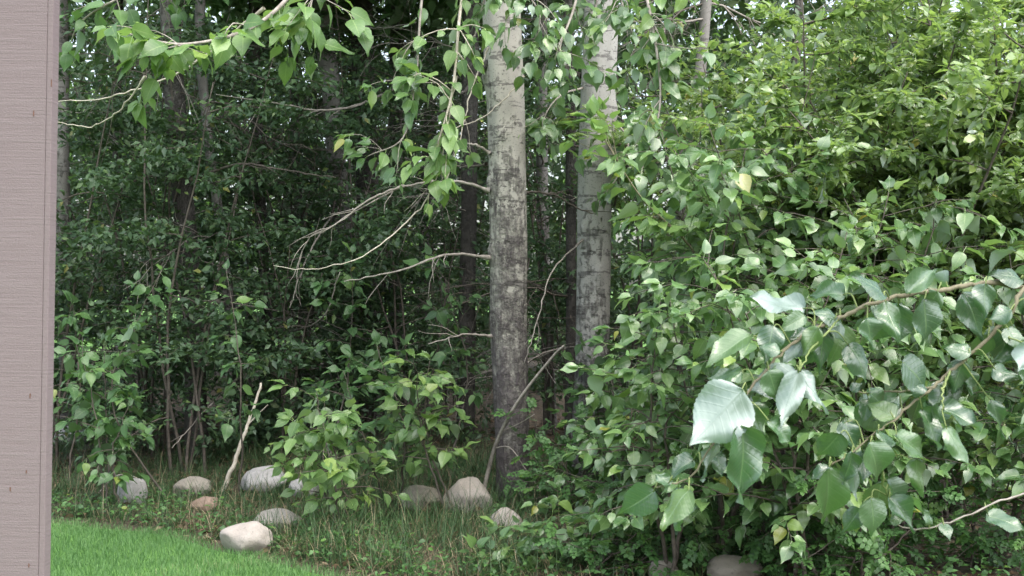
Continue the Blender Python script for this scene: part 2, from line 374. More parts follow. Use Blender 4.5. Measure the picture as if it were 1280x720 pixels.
def compound(seed):
    Vs, Ts, Us = [], [], []; n0 = 0
    r = np.random.default_rng(seed)
    for k, (y, s) in enumerate([(0.3, -1), (0.3, 1), (0.52, -1), (0.52, 1), (0.74, -1), (0.74, 1), (0.82, 0)]):
        V, T, Q = leaf_shape('oval', 4, 1, seed * 10 + k, 0.0); L = 0.3 if s else 0.34; an = -s * r.uniform(0.9, 1.2)
        V = V * L * A(1.25, 1, 1); c, q = math.cos(an), math.sin(an)
        V = np.stack([V[:, 0] * c - V[:, 1] * q, V[:, 0] * q + V[:, 1] * c + y, V[:, 2] - 0.15 * y * y], 1)
        Vs.append(V); Ts.append(T + n0); Us.append(Q); n0 += len(V)
    Vs.append(np.array([(-0.01, 0, 0), (0.01, 0, 0), (0, 0.85, -0.1)])); Ts.append(np.array([(0, 1, 2)]) + n0); Us.append(np.full((3, 2), 0.5))
    return np.concatenate(Vs), np.concatenate(Ts), np.concatenate(Us)
SH = {
    'poplar': [leaf_shape('poplar', 7, 1, s) for s in range(40, 52)],
    'poplar_near': [leaf_shape('poplar', 31, 4, s, 0.0) for s in range(60, 74)],
    'willow': [leaf_shape('willow', 4, 1, s, 0.12) for s in range(80, 88)],
    'willow_far': [leaf_shape('willow', 3, 1, s, 0.0) for s in range(80, 88)],
    'oval': [leaf_shape('oval', 4, 1, s, 0.0) for s in range(90, 96)],
    'rose': [compound(s) for s in range(100, 104)],
    'diamond': [diamond(s) for s in range(110, 116)],
    'diamond_slim': [diamond(s, 0.16) for s in range(120, 126)],
}
_shared = {}
def leaf_mesh(kind, mat):
    k = (kind, mat)
    if k not in _shared:
        _shared[k] = [mesh_np(f"{kind}_leaf", V, T, M[mat], uv=Q) for V, T, Q in SH[kind]]
    return _shared[k]

class Leaves:
    def __init__(s): s.p = []; s.d = []; s.n = []; s.s = []
    def add(s, p, d, n, size): s.p.append(np.asarray(p, float)); s.d.append(np.asarray(d, float)); s.n.append(np.asarray(n, float)); s.s.append(float(size))
    def extend(s, P, D, Nn, S): s.p += list(P); s.d += list(D); s.n += list(Nn); s.s += list(S)
    def arrays(s):
        p = np.array(s.p); Y = norm(np.array(s.d)); X = norm(np.cross(Y, np.array(s.n))); Z = np.cross(X, Y)
        return p, np.stack([X, Y, Z], 2), np.array(s.s)
def joined(name, kind, mat, p, B, S, parent, base, kindtag='stuff'):
    V_, T_, R_, Q_ = [], [], [], []; off = 0
    shapes = SH[kind]; pick = rng.integers(0, len(shapes), len(p))
    for k, (V, T, Q) in enumerate(shapes):
        m = np.where(pick == k)[0]
        if not len(m): continue
        W = np.einsum('nij,vj->nvi', B[m], V) * S[m][:, None, None] + (p[m] - base)[:, None, :]
        V_.append(W.reshape(-1, 3)); T_.append((T[None] + (np.arange(len(m)) * len(V))[:, None, None]).reshape(-1, 3) + off)
        R_.append(np.repeat(rng.random(len(m)), len(V))); Q_.append(np.tile(Q, (len(m), 1))); off += len(m) * len(V)
    me = mesh_np(name, np.concatenate(V_), np.concatenate(T_), M[mat], np.concatenate(R_), np.concatenate(Q_))
    o = link(name, me, parent); o["kind"] = kindtag; return o
def put_leaves(L, kind, mat, parent, base, most=300, low=None, name="leaf", mass="foliage"):
    """the leaves that show largest become parts, the rest one mass"""
    if not L.p: return
    p, B, S = L.arrays(); x, y = topix(p)
    inside = (x > -20) & (x < 1300) & (y > -20) & (y < 740)
    score = np.where(inside, S / np.maximum(p[:, 1], 0.1) ** 1.6, 0)
    order = np.argsort(-score); cut = min(most, int(inside.sum())); rest = order[cut:]
    meshes = leaf_mesh(kind, mat)
    for i in order[:cut]:
        o = link(name, meshes[int(rng.integers(len(meshes)))], parent)
        Mx = Matrix([[*(B[i][r] * S[i]), p[i][r] - base[r]] for r in range(3)] + [[0, 0, 0, 1]])
        o.matrix_local = Mx
    if len(rest) > 4: joined(mass, low or kind, mat, p[rest], B[rest], S[rest], parent, np.asarray(base))
    elif len(rest):
        for i in rest:
            o = link(name, meshes[0], parent); o.matrix_local = Matrix([[*(B[i][r] * S[i]), p[i][r] - base[r]] for r in range(3)] + [[0, 0, 0, 1]])

LIGHTDIR = norm(A(0.15, -0.75, 0.75))
def leaves_on(L, P, size, gap, t0=0.15, droop=0.55, spread=0.85, face=0.5, end=2, both=1):
    """leaves set alternately along a twig"""
    seg = np.linalg.norm(np.diff(P, axis=0), axis=1); s = np.concatenate([[0], np.cumsum(seg)]); tot = s[-1]
    d0 = t0 * tot; k = int(rng.integers(2))
    while d0 < tot:
        i = min(np.searchsorted(s, d0) - 1, len(P) - 2); i = max(i, 0); f = (d0 - s[i]) / max(seg[i], 1e-6)
        p = P[i] + f * (P[i + 1] - P[i]); td = norm(P[i + 1] - P[i])
        for b in range(both):
            k += 1; side = norm(np.cross(td, UP) + rv(0.25)) * (1 if k % 2 else -1)
            d = 0.45 * td + spread * side - droop * UP * U(0.2, 1.5) + rv(0.3)
            n = UP * 0.95 + LIGHTDIR * face * 0.9 + rv(0.62)
            L.add(p, d, n, size * U(0.48, 1.2))
        d0 += gap * U(0.65, 1.4)
    td = norm(P[-1] - P[-2])
    for b in range(end):
        L.add(P[-1], td + rv(0.5) - droop * 0.5 * UP, UP + LIGHTDIR * face + rv(0.4), size * U(0.45, 0.95))

# ------------------------------------------------------------------ the ground, the lawn
xs = np.concatenate([[-400, -150, -60, -30, -16], np.linspace(-9, 9, 130), [16, 30, 60, 150, 400]])
ys = np.concatenate([[-60, -20, -6], np.linspace(-2, 19, 150), [24, 34, 60, 120, 400, 900]])
GX, GY = np.meshgrid(xs, ys); gz = height(GX, GY)
nx_, ny_ = len(xs), len(ys)
ii = (np.arange(ny_ - 1)[:, None] * nx_ + np.arange(nx_ - 1)[None]).ravel()
tag(link("ground", mesh_np("ground", np.stack([GX.ravel(), GY.ravel(), gz], 1), np.stack([ii, ii + 1, ii + 1 + nx_, ii + nx_], 1), M['soil'])), kind="structure")
# lawn sheet: a fan of strips from its edge out to the left
V = []; T = []
for i, (x, y) in enumerate(spline([(a, b, 0) for a, b in EDGE], 120)[:, :2]):
    d = norm(A(-1.0, -0.9))
    for j, k in enumerate([0, 0.05, 0.4, 1.2, 3, 8, 40]):
        V.append((x + d[0] * k, y + d[1] * k, -0.022 if j == 0 else (0.0 + 0.008 * math.sin(x * 3 + k) * math.sin(y * 2.1))))
for i in range(119):
    for j in range(6):
        a = i * 7 + j; T.append((a, a + 7, a + 8, a + 1))
tag(link("lawn", mesh_np("lawn", np.array(V), np.array(T), M['lawn'])), kind="structure")
meadow = mesh_np("meadow", np.array([(-400, 23, 0.26), (400, 23, 0.26), (400, 900, 0.3), (-400, 900, 0.3)]), np.array([(0, 1, 2, 3)]), M['lawn'])
tag(link("meadow", meadow), kind="structure")

def blades(name, P, H, W, lean, mat, nseg=2, label=None, cat=None, curl=0.5):
    """one object of grass blades; P feet, H lengths, W widths"""
    n = len(P); az = rng.uniform(0, 6.283, n); dx = np.stack([np.cos(az), np.sin(az), np.zeros(n)], 1); sxv = np.stack([-np.sin(az), np.cos(az), np.zeros(n)], 1)
    lean = lean * rng.uniform(0.2, 1.6, n); rows = []
    for k in range(nseg + 1):
        t = k / nseg; up = t * np.cos(np.minimum(lean * (0.4 + curl * t), 1.9)); out = t * np.sin(np.minimum(lean * (0.4 + curl * t), 1.9))
        c = P + dx * (out * H)[:, None] + UP * (up * H)[:, None]; w = W * (1 - t) ** 0.7
        if k < nseg: rows += [c - sxv * w[:, None] / 2, c + sxv * w[:, None] / 2]
        else: rows += [c]
    m = len(rows); V = np.stack(rows, 1).reshape(-1, 3); T = []
    for k in range(nseg - 1):
        T += [(2 * k, 2 * k + 1, 2 * k + 3), (2 * k, 2 * k + 3, 2 * k + 2)]
    T += [(2 * nseg - 2, 2 * nseg - 1, 2 * nseg)]
    T = (np.array(T)[None] + (np.arange(n) * m)[:, None, None]).reshape(-1, 3)
    tone = rng.random(n) if mat != 'lawn_grass' else np.clip(rng.random(n) * 0.75 + 0.25 * (0.5 + 0.5 * np.sin(P[:, 0] * 3.1 + np.sin(P[:, 1] * 4)) * np.sin(P[:, 1] * 2.7 + 1)), 0, 1)
    me = mesh_np(name, V, T, M[mat], np.repeat(tone, m))
    return tag(link(name, me), label, cat, None, "stuff")
n = 240000
P = np.stack([rng.uniform(-4.6, 0.6, n), rng.uniform(5.0, 10.2, n), np.zeros(n)], 1)
s = edge_dist(P[:, 0], P[:, 1]); k = (s < 0.02 + 0.05 * rng.normal(0, 1, n) + 0.035 * np.sin(P[:, 0] * 9)); P = P[k]
blades("lawn_grass", P, rng.uniform(0.022, 0.046, len(P)), rng.uniform(0.0024, 0.0036, len(P)), 0.7, 'lawn_grass', 2, "short bright green mown grass of the lawn", "grass")

# ------------------------------------------------------------------ the wooden wall end beside the camera
def box(mb, x0, x1, y0, y1, z0, z1):
    V = [(x, y, z) for z in (z0, z1) for y in (y0, y1) for x in (x0, x1)]
    mb.add(V, [(0, 2, 3), (0, 3, 1), (4, 5, 7), (4, 7, 6), (0, 1, 5), (0, 5, 4), (2, 6, 7), (2, 7, 3), (0, 4, 6), (0, 6, 2), (1, 3, 7), (1, 7, 5)])
def bevel(o, w=0.0015):
    b = o.modifiers.new("bevel", 'BEVEL'); b.width = w; b.segments = 2; b.limit_method = 'ANGLE'
YW = 2.6
wx = (44.5 - 640) / F * YW
root = thing("wooden_wall", "taupe painted rough-sawn wooden wall end beside the lawn", "wall", (wx, YW, 0))
root.rotation_euler = (0, math.radians(0.95), 0)
zoff = -0.009
for z0, z1, x0 in ((0.02, 0.607, 0), (0.609, 1.826, 0), (1.828, 2.75, 0)):
    pass
mb = MB(); box(mb, -2.4, -0.0005, 0, 0.018, 0.02, 2.75); o = link("siding_panel", mb.mesh("siding_panel", M['wall'], smooth=False), root, (zoff, 0, 0)); bevel(o)
mb = MB(); box(mb, -2.4, -0.0012, 0.021, 0.035, 0.02, 2.75); o = link("siding_panel", mb.mesh("rear_siding_panel", M['wall'], smooth=False), root, (zoff, 0, 0)); bevel(o)
mb = MB(); box(mb, -0.045, -0.014, 0.0184, 0.0206, 0.02, 2.74); link("stud", mb.mesh("stud", M['wall'], smooth=False), root, (zoff, 0, 0))
mb = MB(); box(mb, 0, 0.010, -0.0006, 0.036, 0.02, 2.75); o = link("end_board", mb.mesh("end_board", M['wall'], smooth=False), root, (zoff, 0, 0)); bevel(o, 0.001)
for px, py, h in ((34, 142, 7), (32, 495, 6), (28, 590, 4), (8, 612, 5), (32, 707, 5), (56, 104, 9)):
    q = at(px, py, YW); mb = MB(); hh = h / F * YW / 2
    box(mb, -0.0007, 0.0007, -0.0012, 0.004, -hh, hh)
    link("nail_hole", mb.mesh("nail_hole", M['rust'], smooth=False), root, (q[0] - wx + (0.0 if px < 50 else 0.0) - 0.0096 * (q[2] - 0) + 0.0, 0, q[2]))

# ------------------------------------------------------------------ trees
def Rfirst(R): return float(R[1])
def trunk_mesh(name, C, R, mat, base, sides=28, rough=0.03, seed=0.0, scars=()):
    """lumpy tapering trunk through centres C with radii R"""
    n = max(24, int(np.linalg.norm(C[-1] - C[0]) / 0.06)); tt = np.linspace(0, len(C) - 1, n)
    P = spline(C, n)
    for i in range(1, n): P[i][0] += 0.10 * Rfirst(R) * noise.noise(Vector((seed, 3.0, P[i][2] * 1.3))); P[i][1] += 0.10 * Rfirst(R) * noise.noise(Vector((seed, 9.0, P[i][2] * 1.3)))
    Rr = np.interp(tt, np.arange(len(C)), R); V = []; T = []
    for i in range(n):
        for k in range(sides):
            a = k / sides * 2 * math.pi; z = P[i][2]
            g = noise.noise(Vector((math.cos(a) * 1.6 + seed, math.sin(a) * 1.6, z * 0.7))) * 1.2
            f = noise.noise(Vector((math.cos(a) * 5 + seed, math.sin(a) * 5, z * 2.2))) * (0.5 + 0.7 * max(0, 1.6 - z))
            rr = Rr[i] * (1 + 0.10 * g) + rough * 0.22 * f
            for (zs, as_, sz) in scars:
                da = (a - as_ + math.pi) % (2 * math.pi) - math.pi
                rr += 0.02 * sz * math.exp(-((z - zs) / (0.05 * sz)) ** 2 - (da / (0.45 * sz)) ** 2)
            rr += 0.03 * math.exp(-max(z, 0) / 0.12) * (1 + math.cos(3 * a + seed)) * 0.5
            V.append((P[i][0] + rr * math.cos(a), P[i][1] + rr * math.sin(a), z))
    for i in range(n - 1):
        for k in range(sides):
            a, b = i * sides + k, i * sides + (k + 1) % sides; T.append((a, b, b + sides, a + sides))
    return mesh_np(name, np.array(V) - base, np.array(T), M[mat])

def crown_shape(seed, R, H, nclump, per, size):
    """leaf clumps round a set of limbs; local to (0,0,0) at the crown's foot"""
    r = np.random.default_rng(seed); L = Leaves()
    for c in range(nclump):
        a = r.uniform(0, 6.283); h = r.uniform(0, 1); rad = R * (0.25 + 0.75 * math.sin(math.pi * min(1, 0.18 + h * 0.8))) * math.sqrt(r.uniform(0.05, 1))
        cpt = A(rad * math.cos(a), rad * math.sin(a), h * H); cs = r.uniform(0.3, 0.65)
        p = cpt + r.normal(0, 1, (per, 3)) * cs * A(1, 1, 0.6) * 0.6
        L.extend(p, r.normal(0, 1, (per, 3)) * A(1, 1, 0.6) - A(0, 0, 0.5), r.normal(0, 0.6, (per, 3)) + A(0, 0, 1), size * r.uniform(0.7, 1.3, per))
    return L
_crowns = {}
def crown(parent, loc, kind, rot, scale):
    if kind not in _crowns:
        R, H, nc, per, sz = {'broad': (2.1, 5.0, 90, 95, 0.155), 'slim': (1.5, 5.0, 65, 85, 0.15)}[kind]
        p, B, S = crown_shape(hash(kind) % 7 if False else {'broad': 3, 'slim': 5}[kind], R, H, nc, per, sz).arrays()
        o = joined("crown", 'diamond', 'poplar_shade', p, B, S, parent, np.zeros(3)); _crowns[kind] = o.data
    else:
        o = link("crown", _crowns[kind], parent); o["kind"] = "stuff"
    o.location = loc; o.rotation_euler = (0, 0, rot); o.scale = (scale, scale, scale)
    return o

def dead_branch(mb, P, r0, twigs=4, n=5, tl=0.35):
    P = P.copy(); P[1:-1] += rv(0.012, len(P) - 2); R = np.linspace(r0, max(0.0016, r0 * 0.22), len(P)); mb.tube(P, R, n)
    for k in range(twigs):
        i = int(rng.integers(1, len(P) - 1)); d = norm(P[i + 1] - P[i - 1] if i + 1 < len(P) else P[i] - P[i - 1])
        q = grow(P[i], d + rv(0.55), tl * U(0.4, 1.2), 6, 0.16, A(0, 0, -1), 0.05)
        mb.tube(q, np.linspace(R[i] * 0.55, 0.001, 6), 4)
        if rng.random() < 0.6:
            q2 = grow(q[3], norm(q[4] - q[3]) + rv(0.6), tl * 0.4, 5, 0.2); mb.tube(q2, np.linspace(R[i] * 0.3, 0.0008, 5), 3)

def hand_branch(root, base, pts, depths, r0, r1, mat, twigs=0, name="branch", n=6, tl=0.25):
    P = np.array([at(x, y, d) for (x, y), d in zip(pts, depths)]); P = spline(P, 6 * len(pts))
    P[1:-1] += rv(0.003, len(P) - 2)
    Rb = np.linspace(r0, r1, len(P)); Rb[0] *= 1.7; Rb[1] *= 1.25
    mb = MB(); mb.tube(P, Rb * (1 + 0.12 * np.sin(np.arange(len(P)) * 2.3)), n)
    for k in range(twigs):
        i = int(rng.integers(len(P) // 4, len(P) - 2)); d = norm(P[i + 1] - P[i])
        q = grow(P[i], d + rv(0.6), tl * U(0.4, 1.2), 6, 0.15, A(0, 0, -1), 0.05); mb.tube(q, np.linspace(r0 * 0.4, 0.0009, 6), 4)
    return link(name, mb.mesh(name, M[mat], base), root), P

# --- the two big cottonwoods
def centre(pts, Y): return [at(x, y, Y) for x, y in pts]
YL, YR = 8.85, 9.35
bl = gnd(641, 640); bl = A((641 - 640) / F * YL, YL, hz(0, YL) - 0.05)
C = [bl] + centre([(640, 560), (637, 430), (635, 300), (634, 180), (629, 70), (624, -40)], YL)
top = C[-1]; C += [top + A(-0.15, 0.1, 2.2), top + A(-0.2, 0.1, 5.0)]
R = [0.100, 0.108, 0.116, 0.119, 0.118, 0.119, 0.115, 0.10, 0.05]
left_tree = thing("cottonwood_tree", "large pale cottonwood trunk with dark bark scars standing in front, left of its twin", "tree", bl, "big cottonwoods")
link("trunk", trunk_mesh("trunk", np.array(C), R, 'bark', bl, 44, 0.02, 3.1, [(2.72, 2.6, 1.5), (2.05, 3.3, 1.0), (1.62, 3.4, 1.0), (2.35, 4.6, 0.8), (1.2, 4.2, 0.7)]), left_tree)
crown(left_tree, tuple(A(-0.2, 0.9, 4.2)), 'broad', 0.3, 1.05)
br = A((735 - 640) / F * YR, YR, hz(0.5, YR) - 0.05)
C = [br] + centre([(735, 560), (740, 430), (743, 340), (745, 230), (750, 60), (752, -40)], YR)
top = C[-1]; C += [top + A(0.1, 0.1, 2.2), top + A(0.2, 0, 5.0)]
R = [0.118, 0.115, 0.112, 0.113, 0.110, 0.114, 0.112, 0.09, 0.05]
right_tree = thing("cottonwood_tree", "pale cottonwood trunk whose foot is hidden by leafy saplings, right of its twin", "tree", br, "big cottonwoods")
link("trunk", trunk_mesh("trunk", np.array(C), R, 'bark_pale', br, 44, 0.02, 8.4, [(2.55, 6.0, 1.3), (1.8, 4.0, 0.8), (1.5, 5.0, 0.8)]), right_tree)
crown(right_tree, tuple(A(-0.5, 1.4, 4.4)), 'broad', 1.9, 0.95)

# bare branches of the left cottonwood
for pts, dep, r0, r1, mt, tw in [
    ([(612, 322), (560, 318), (500, 338), (430, 352)], [YL - .05, YL - .25, YL - .4, YL - .5], 0.011, 0.003, 'twig', 5),
    ([(612, 238), (570, 227), (510, 232), (455, 258), (400, 292)], [YL - .05, YL - .1, YL - .1, YL - .2, YL - .3], 0.011, 0.002, 'twig', 7),
    ([(505, 232), (460, 250), (420, 280), (385, 300), (370, 345)], [YL - .12, YL - .2, YL - .25, YL - .25, YL - .2], 0.008, 0.002, 'twig', 6),
    ([(614, 420), (580, 418), (535, 430)], [YL - .05, YL - .2, YL - .3], 0.009, 0.003, 'twig', 3),
    ([(612, 192), (590, 180), (560, 185)], [YL - .05, YL - .1, YL + .1], 0.010, 0.004, 'twig', 2),
    ([(608, 205), (585, 208), (545, 205)], [YL, YL + .2, YL + .4], 0.009, 0.003, 'twig_dark', 2),
    ([(655, 240), (690, 243), (725, 262), (745, 268)], [YL + .1, YL + .2, YL + .25, YL + .2], 0.008, 0.003, 'twig_dark', 3),
    ([(655, 95), (630, 125), (600, 148), (570, 160), (560, 172)], [YL - .3, YL - .35, YL - .4, YL - .5, YL - .5], 0.0045, 0.003, 'twig_pale', 0),
    ([(618, 70), (598, 92), (585, 110), (575, 118)], [YL - .05, YL - .05, YL - .1, YL - .2], 0.026, 0.006, 'bark_dark', 2),
]: hand_branch(left_tree, bl, pts, dep, r0, r1, mt, tw)
for pts, dep, r0, r1, mt, tw in [
    ([(728, 300), (690, 340), (670, 405), (655, 455)], [YR - .1, YR - .5, YR - .7, YR - .8], 0.006, 0.002, 'twig', 2),
    ([(766, 255), (780, 215), (800, 190), (840, 160)], [YR, YR - .2, YR - .3, YR - .3], 0.012, 0.004, 'twig_dark', 4),
    ([(768, 180), (800, 185), (850, 205)], [YR, YR + .3, YR + .5], 0.012, 0.004, 'twig_dark', 4),
    ([(728, 95), (700, 80), (672, 60)], [YR, YR + .2, YR + .3], 0.014, 0.006, 'twig_dark', 3),
]: hand_branch(right_tree, br, pts, dep, r0, r1, mt, tw)

def leafy_branch(root, base, pts, depths, r0, r1, mat, size, gap, side, side_len, leafmat='poplar', t0=0.3, most=300, droop=0.7, pull=A(0, 0, -1), face=0.7, end=3):
    """a drooping branch with side twigs; its leaves are its own pieces"""
    P = np.array([at(x, y, d) for (x, y), d in zip(pts, depths)]); P = spline(P, 7 * len(pts))
    mb = MB(); Rr = np.linspace(r0, r1, len(P)); mb.tube(P, Rr, 6); L = Leaves()
    leaves_on(L, P, size, gap, t0, droop, face=face, end=end)
    for k in range(side):
        i = int(len(P) * U(t0, 0.95)); i = min(i, len(P) - 2); d = norm(P[i + 1] - P[i])
        q = grow(P[i], d * 0.6 + rv(0.8), side_len * U(0.4, 1.1), 7, 0.12, pull, 0.1)
        mb.tube(q, np.linspace(Rr[i] * 0.6, 0.0012, 7), 4); leaves_on(L, q, size, gap, 0.2, droop, face=face, end=end)
    o = link("branch", mb.mesh("branch", M[mat], base), root)
    put_leaves(L, 'poplar', leafmat, o, base, most)
    return o
# the spray of pale green leaves reaching in at the top left, from a high limb of the left cottonwood
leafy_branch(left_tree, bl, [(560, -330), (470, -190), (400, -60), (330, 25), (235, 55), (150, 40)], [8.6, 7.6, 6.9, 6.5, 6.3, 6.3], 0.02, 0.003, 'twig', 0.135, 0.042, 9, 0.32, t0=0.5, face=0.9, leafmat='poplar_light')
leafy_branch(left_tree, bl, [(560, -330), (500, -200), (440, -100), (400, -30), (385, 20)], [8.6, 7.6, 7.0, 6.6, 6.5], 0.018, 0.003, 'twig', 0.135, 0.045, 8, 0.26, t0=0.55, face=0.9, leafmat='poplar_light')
leafy_branch(left_tree, bl, [(400, -120), (310, -60), (210, -30), (110, 20), (85, 60)], [6.9, 7.0, 7.2, 7.3, 7.4], 0.012, 0.003, 'twig', 0.12, 0.07, 6, 0.3, t0=0.4, leafmat='poplar_shade')
# hanging sprays in the middle
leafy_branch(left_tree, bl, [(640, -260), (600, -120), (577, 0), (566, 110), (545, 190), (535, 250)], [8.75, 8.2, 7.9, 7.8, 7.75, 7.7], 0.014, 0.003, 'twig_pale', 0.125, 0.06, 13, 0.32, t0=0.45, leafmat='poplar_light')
leafy_branch(left_tree, bl, [(640, -260), (560, -140), (530, -20), (520, 90), (505, 170), (460, 195)], [8.75, 8.2, 7.9, 7.85, 7.8, 7.8], 0.012, 0.0025, 'twig', 0.12, 0.06, 8, 0.3, t0=0.5)
leafy_branch(left_tree, bl, [(650, -220), (645, -90), (660, -10), (690, 30)], [8.8, 8.2, 8.0, 8.0], 0.012, 0.003, 'twig', 0.12, 0.06, 9, 0.35, t0=0.45)
hand_branch(left_tree, bl, [(570, 95), (555, 180), (535, 245), (500, 285), (450, 322), (390, 337), (342, 332)], [7.85, 7.8, 7.8, 7.7, 7.6, 7.6, 7.6], 0.0055, 0.0018, 'twig_pale', 1)
hand_branch(left_tree, bl, [(610, 60), (590, 110), (572, 185), (545, 250), (530, 262)], [8.2, 8.0, 7.9, 7.8, 7.8], 0.0045, 0.002, 'twig_pale', 1)
hand_branch(left_tree, bl, [(330, 10), (235, 84), (160, 115), (120, 124), (66, 128)], [6.5, 6.7, 6.8, 6.9, 7.0], 0.006, 0.002, 'twig_pale', 0)
hand_branch(left_tree, bl, [(182, 95), (150, 137), (112, 158), (66, 152)], [6.7, 6.8, 6.9, 7.0], 0.005, 0.002, 'twig_pale', 0)
leafy_branch(left_tree, bl, [(640, -260), (625, -120), (612, -30), (600, 20), (590, 60)], [8.75, 8.3, 8.1, 8.0, 8.0], 0.012, 0.003, 'twig', 0.12, 0.06, 5, 0.26, t0=0.55)
leafy_branch(left_tree, bl, [(650, -220), (640, -110), (636, -30), (648, 20)], [8.8, 8.3, 8.1, 8.1], 0.010, 0.003, 'twig', 0.115, 0.06, 3, 0.24, t0=0.55)
# the right cottonwood's low sprays
leafy_branch(right_tree, br, [(745, -240), (752, -100), (748, -10), (740, 20)], [9.2, 8.8, 8.6, 8.5], 0.012, 0.003, 'twig', 0.12, 0.06, 4, 0.26, t0=0.55)
leafy_branch(right_tree, br, [(766, 150), (785, 175), (775, 215), (758, 240)], [9.3, 9.0, 8.8, 8.7], 0.008, 0.002, 'twig', 0.11, 0.05, 6, 0.22, t0=0.2)
leafy_branch(right_tree, br, [(728, 110), (700, 120), (680, 150), (690, 190)], [9.3, 9.0, 8.9, 8.9], 0.008, 0.002, 'twig', 0.11, 0.05, 6, 0.24, t0=0.2)
leafy_branch(right_tree, br, [(745, -240), (735, -100), (720, 0), (700, 60), (705, 95)], [9.2, 8.6, 8.3, 8.2, 8.2], 0.014, 0.003, 'twig', 0.12, 0.06, 8, 0.35, t0=0.5)
leafy_branch(right_tree, br, [(760, -240), (790, -80), (815, 30), (825, 130), (800, 220)], [9.2, 8.2, 7.8, 7.7, 7.6], 0.014, 0.003, 'twig', 0.13, 0.055, 12, 0.30, t0=0.4)
leafy_branch(right_tree, br, [(760, -240), (770, -100), (775, -10), (790, 40)], [9.2, 8.6, 8.4, 8.3], 0.012, 0.003, 'twig', 0.12, 0.06, 8, 0.35, t0=0.45)

# --- the dark wood behind
BACK = [  # (pixel path of the trunk), depth, width px, bark, crown, label
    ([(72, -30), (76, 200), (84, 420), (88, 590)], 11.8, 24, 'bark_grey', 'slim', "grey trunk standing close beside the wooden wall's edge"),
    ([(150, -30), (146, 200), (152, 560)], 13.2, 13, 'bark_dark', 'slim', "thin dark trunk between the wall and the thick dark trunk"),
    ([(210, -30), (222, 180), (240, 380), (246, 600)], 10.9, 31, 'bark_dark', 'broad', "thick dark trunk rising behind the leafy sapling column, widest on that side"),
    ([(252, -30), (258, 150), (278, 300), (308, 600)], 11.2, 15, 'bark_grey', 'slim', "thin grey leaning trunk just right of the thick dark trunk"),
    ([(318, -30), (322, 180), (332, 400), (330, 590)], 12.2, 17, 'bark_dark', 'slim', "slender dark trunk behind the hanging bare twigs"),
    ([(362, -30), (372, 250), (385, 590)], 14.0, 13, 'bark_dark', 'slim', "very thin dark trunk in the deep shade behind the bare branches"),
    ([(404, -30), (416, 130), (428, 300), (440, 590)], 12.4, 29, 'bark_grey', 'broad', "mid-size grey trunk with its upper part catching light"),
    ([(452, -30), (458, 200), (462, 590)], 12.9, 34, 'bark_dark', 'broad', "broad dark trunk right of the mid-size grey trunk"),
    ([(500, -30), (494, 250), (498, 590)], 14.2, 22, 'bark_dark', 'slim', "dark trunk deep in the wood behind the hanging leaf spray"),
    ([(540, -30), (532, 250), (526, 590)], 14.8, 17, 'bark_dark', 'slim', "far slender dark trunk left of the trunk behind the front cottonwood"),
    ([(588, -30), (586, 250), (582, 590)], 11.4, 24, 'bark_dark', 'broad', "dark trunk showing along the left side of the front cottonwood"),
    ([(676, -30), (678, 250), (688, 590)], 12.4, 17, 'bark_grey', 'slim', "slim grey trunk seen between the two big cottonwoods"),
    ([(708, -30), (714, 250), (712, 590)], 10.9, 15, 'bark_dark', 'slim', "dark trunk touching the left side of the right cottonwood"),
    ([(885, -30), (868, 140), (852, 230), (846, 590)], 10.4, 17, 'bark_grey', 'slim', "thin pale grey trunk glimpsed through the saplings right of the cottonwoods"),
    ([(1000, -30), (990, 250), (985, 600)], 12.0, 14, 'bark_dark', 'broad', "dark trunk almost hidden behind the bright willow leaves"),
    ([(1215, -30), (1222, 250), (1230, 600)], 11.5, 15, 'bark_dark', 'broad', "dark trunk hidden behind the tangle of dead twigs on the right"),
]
back_trees = []
for i, (path, Y, w, bk, cr, lab) in enumerate(BACK):
    b = at(*path[-1], Y); b = A(b[0], Y, hz(b[0], Y) - 0.06)
    C = [at(x, y, Y) for x, y in path][::-1]; C[0] = b; t = C[-1]; C += [t + A(U(-.3, .3), U(-.2, .2), 2.6), t + A(U(-.5, .5), U(-.3, .3), 5.2)]
    r = 0.84 * w / F * Y / 2; R = np.concatenate([[r * 1.12], np.full(len(C) - 3, r), [r * 0.75, r * 0.3]])
    root = thing("forest_tree", lab, "tree", b, "trees of the dark wood"); back_trees.append((root, b, C, r))
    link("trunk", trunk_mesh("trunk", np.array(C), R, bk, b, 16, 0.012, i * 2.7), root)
    crown(root, (U(-.2, .2), U(-.2, .2) + (1.7 if i >= 13 else 0.15), U(3.6, 4.4) + (0.8 if i >= 13 else 0)), cr, U(0, 6), U(0.95, 1.15) * (0.85 if i >= 13 else 1))
    for k in range(13):      # dead lower branches
        zf = U(0.5, 3.9) - b[2]; Pc = spline(C, 60); q = Pc[np.argmin(abs(Pc[:, 2] - b[2] - zf))]
        a = U(0, 6.283); d = A(math.cos(a), math.sin(a) * 0.8, U(-0.25, 0.35))
        mb = MB(); P_ = grow(q, d, U(0.7, 1.7), 10, 0.09, A(0, 0, -1), 0.03); dead_branch(mb, P_, U(0.005, 0.010), 13, 4, 0.6)
        link("branch", mb.mesh("branch", M['twig' if rng.random() < 0.6 else 'twig_dark'], b), root)
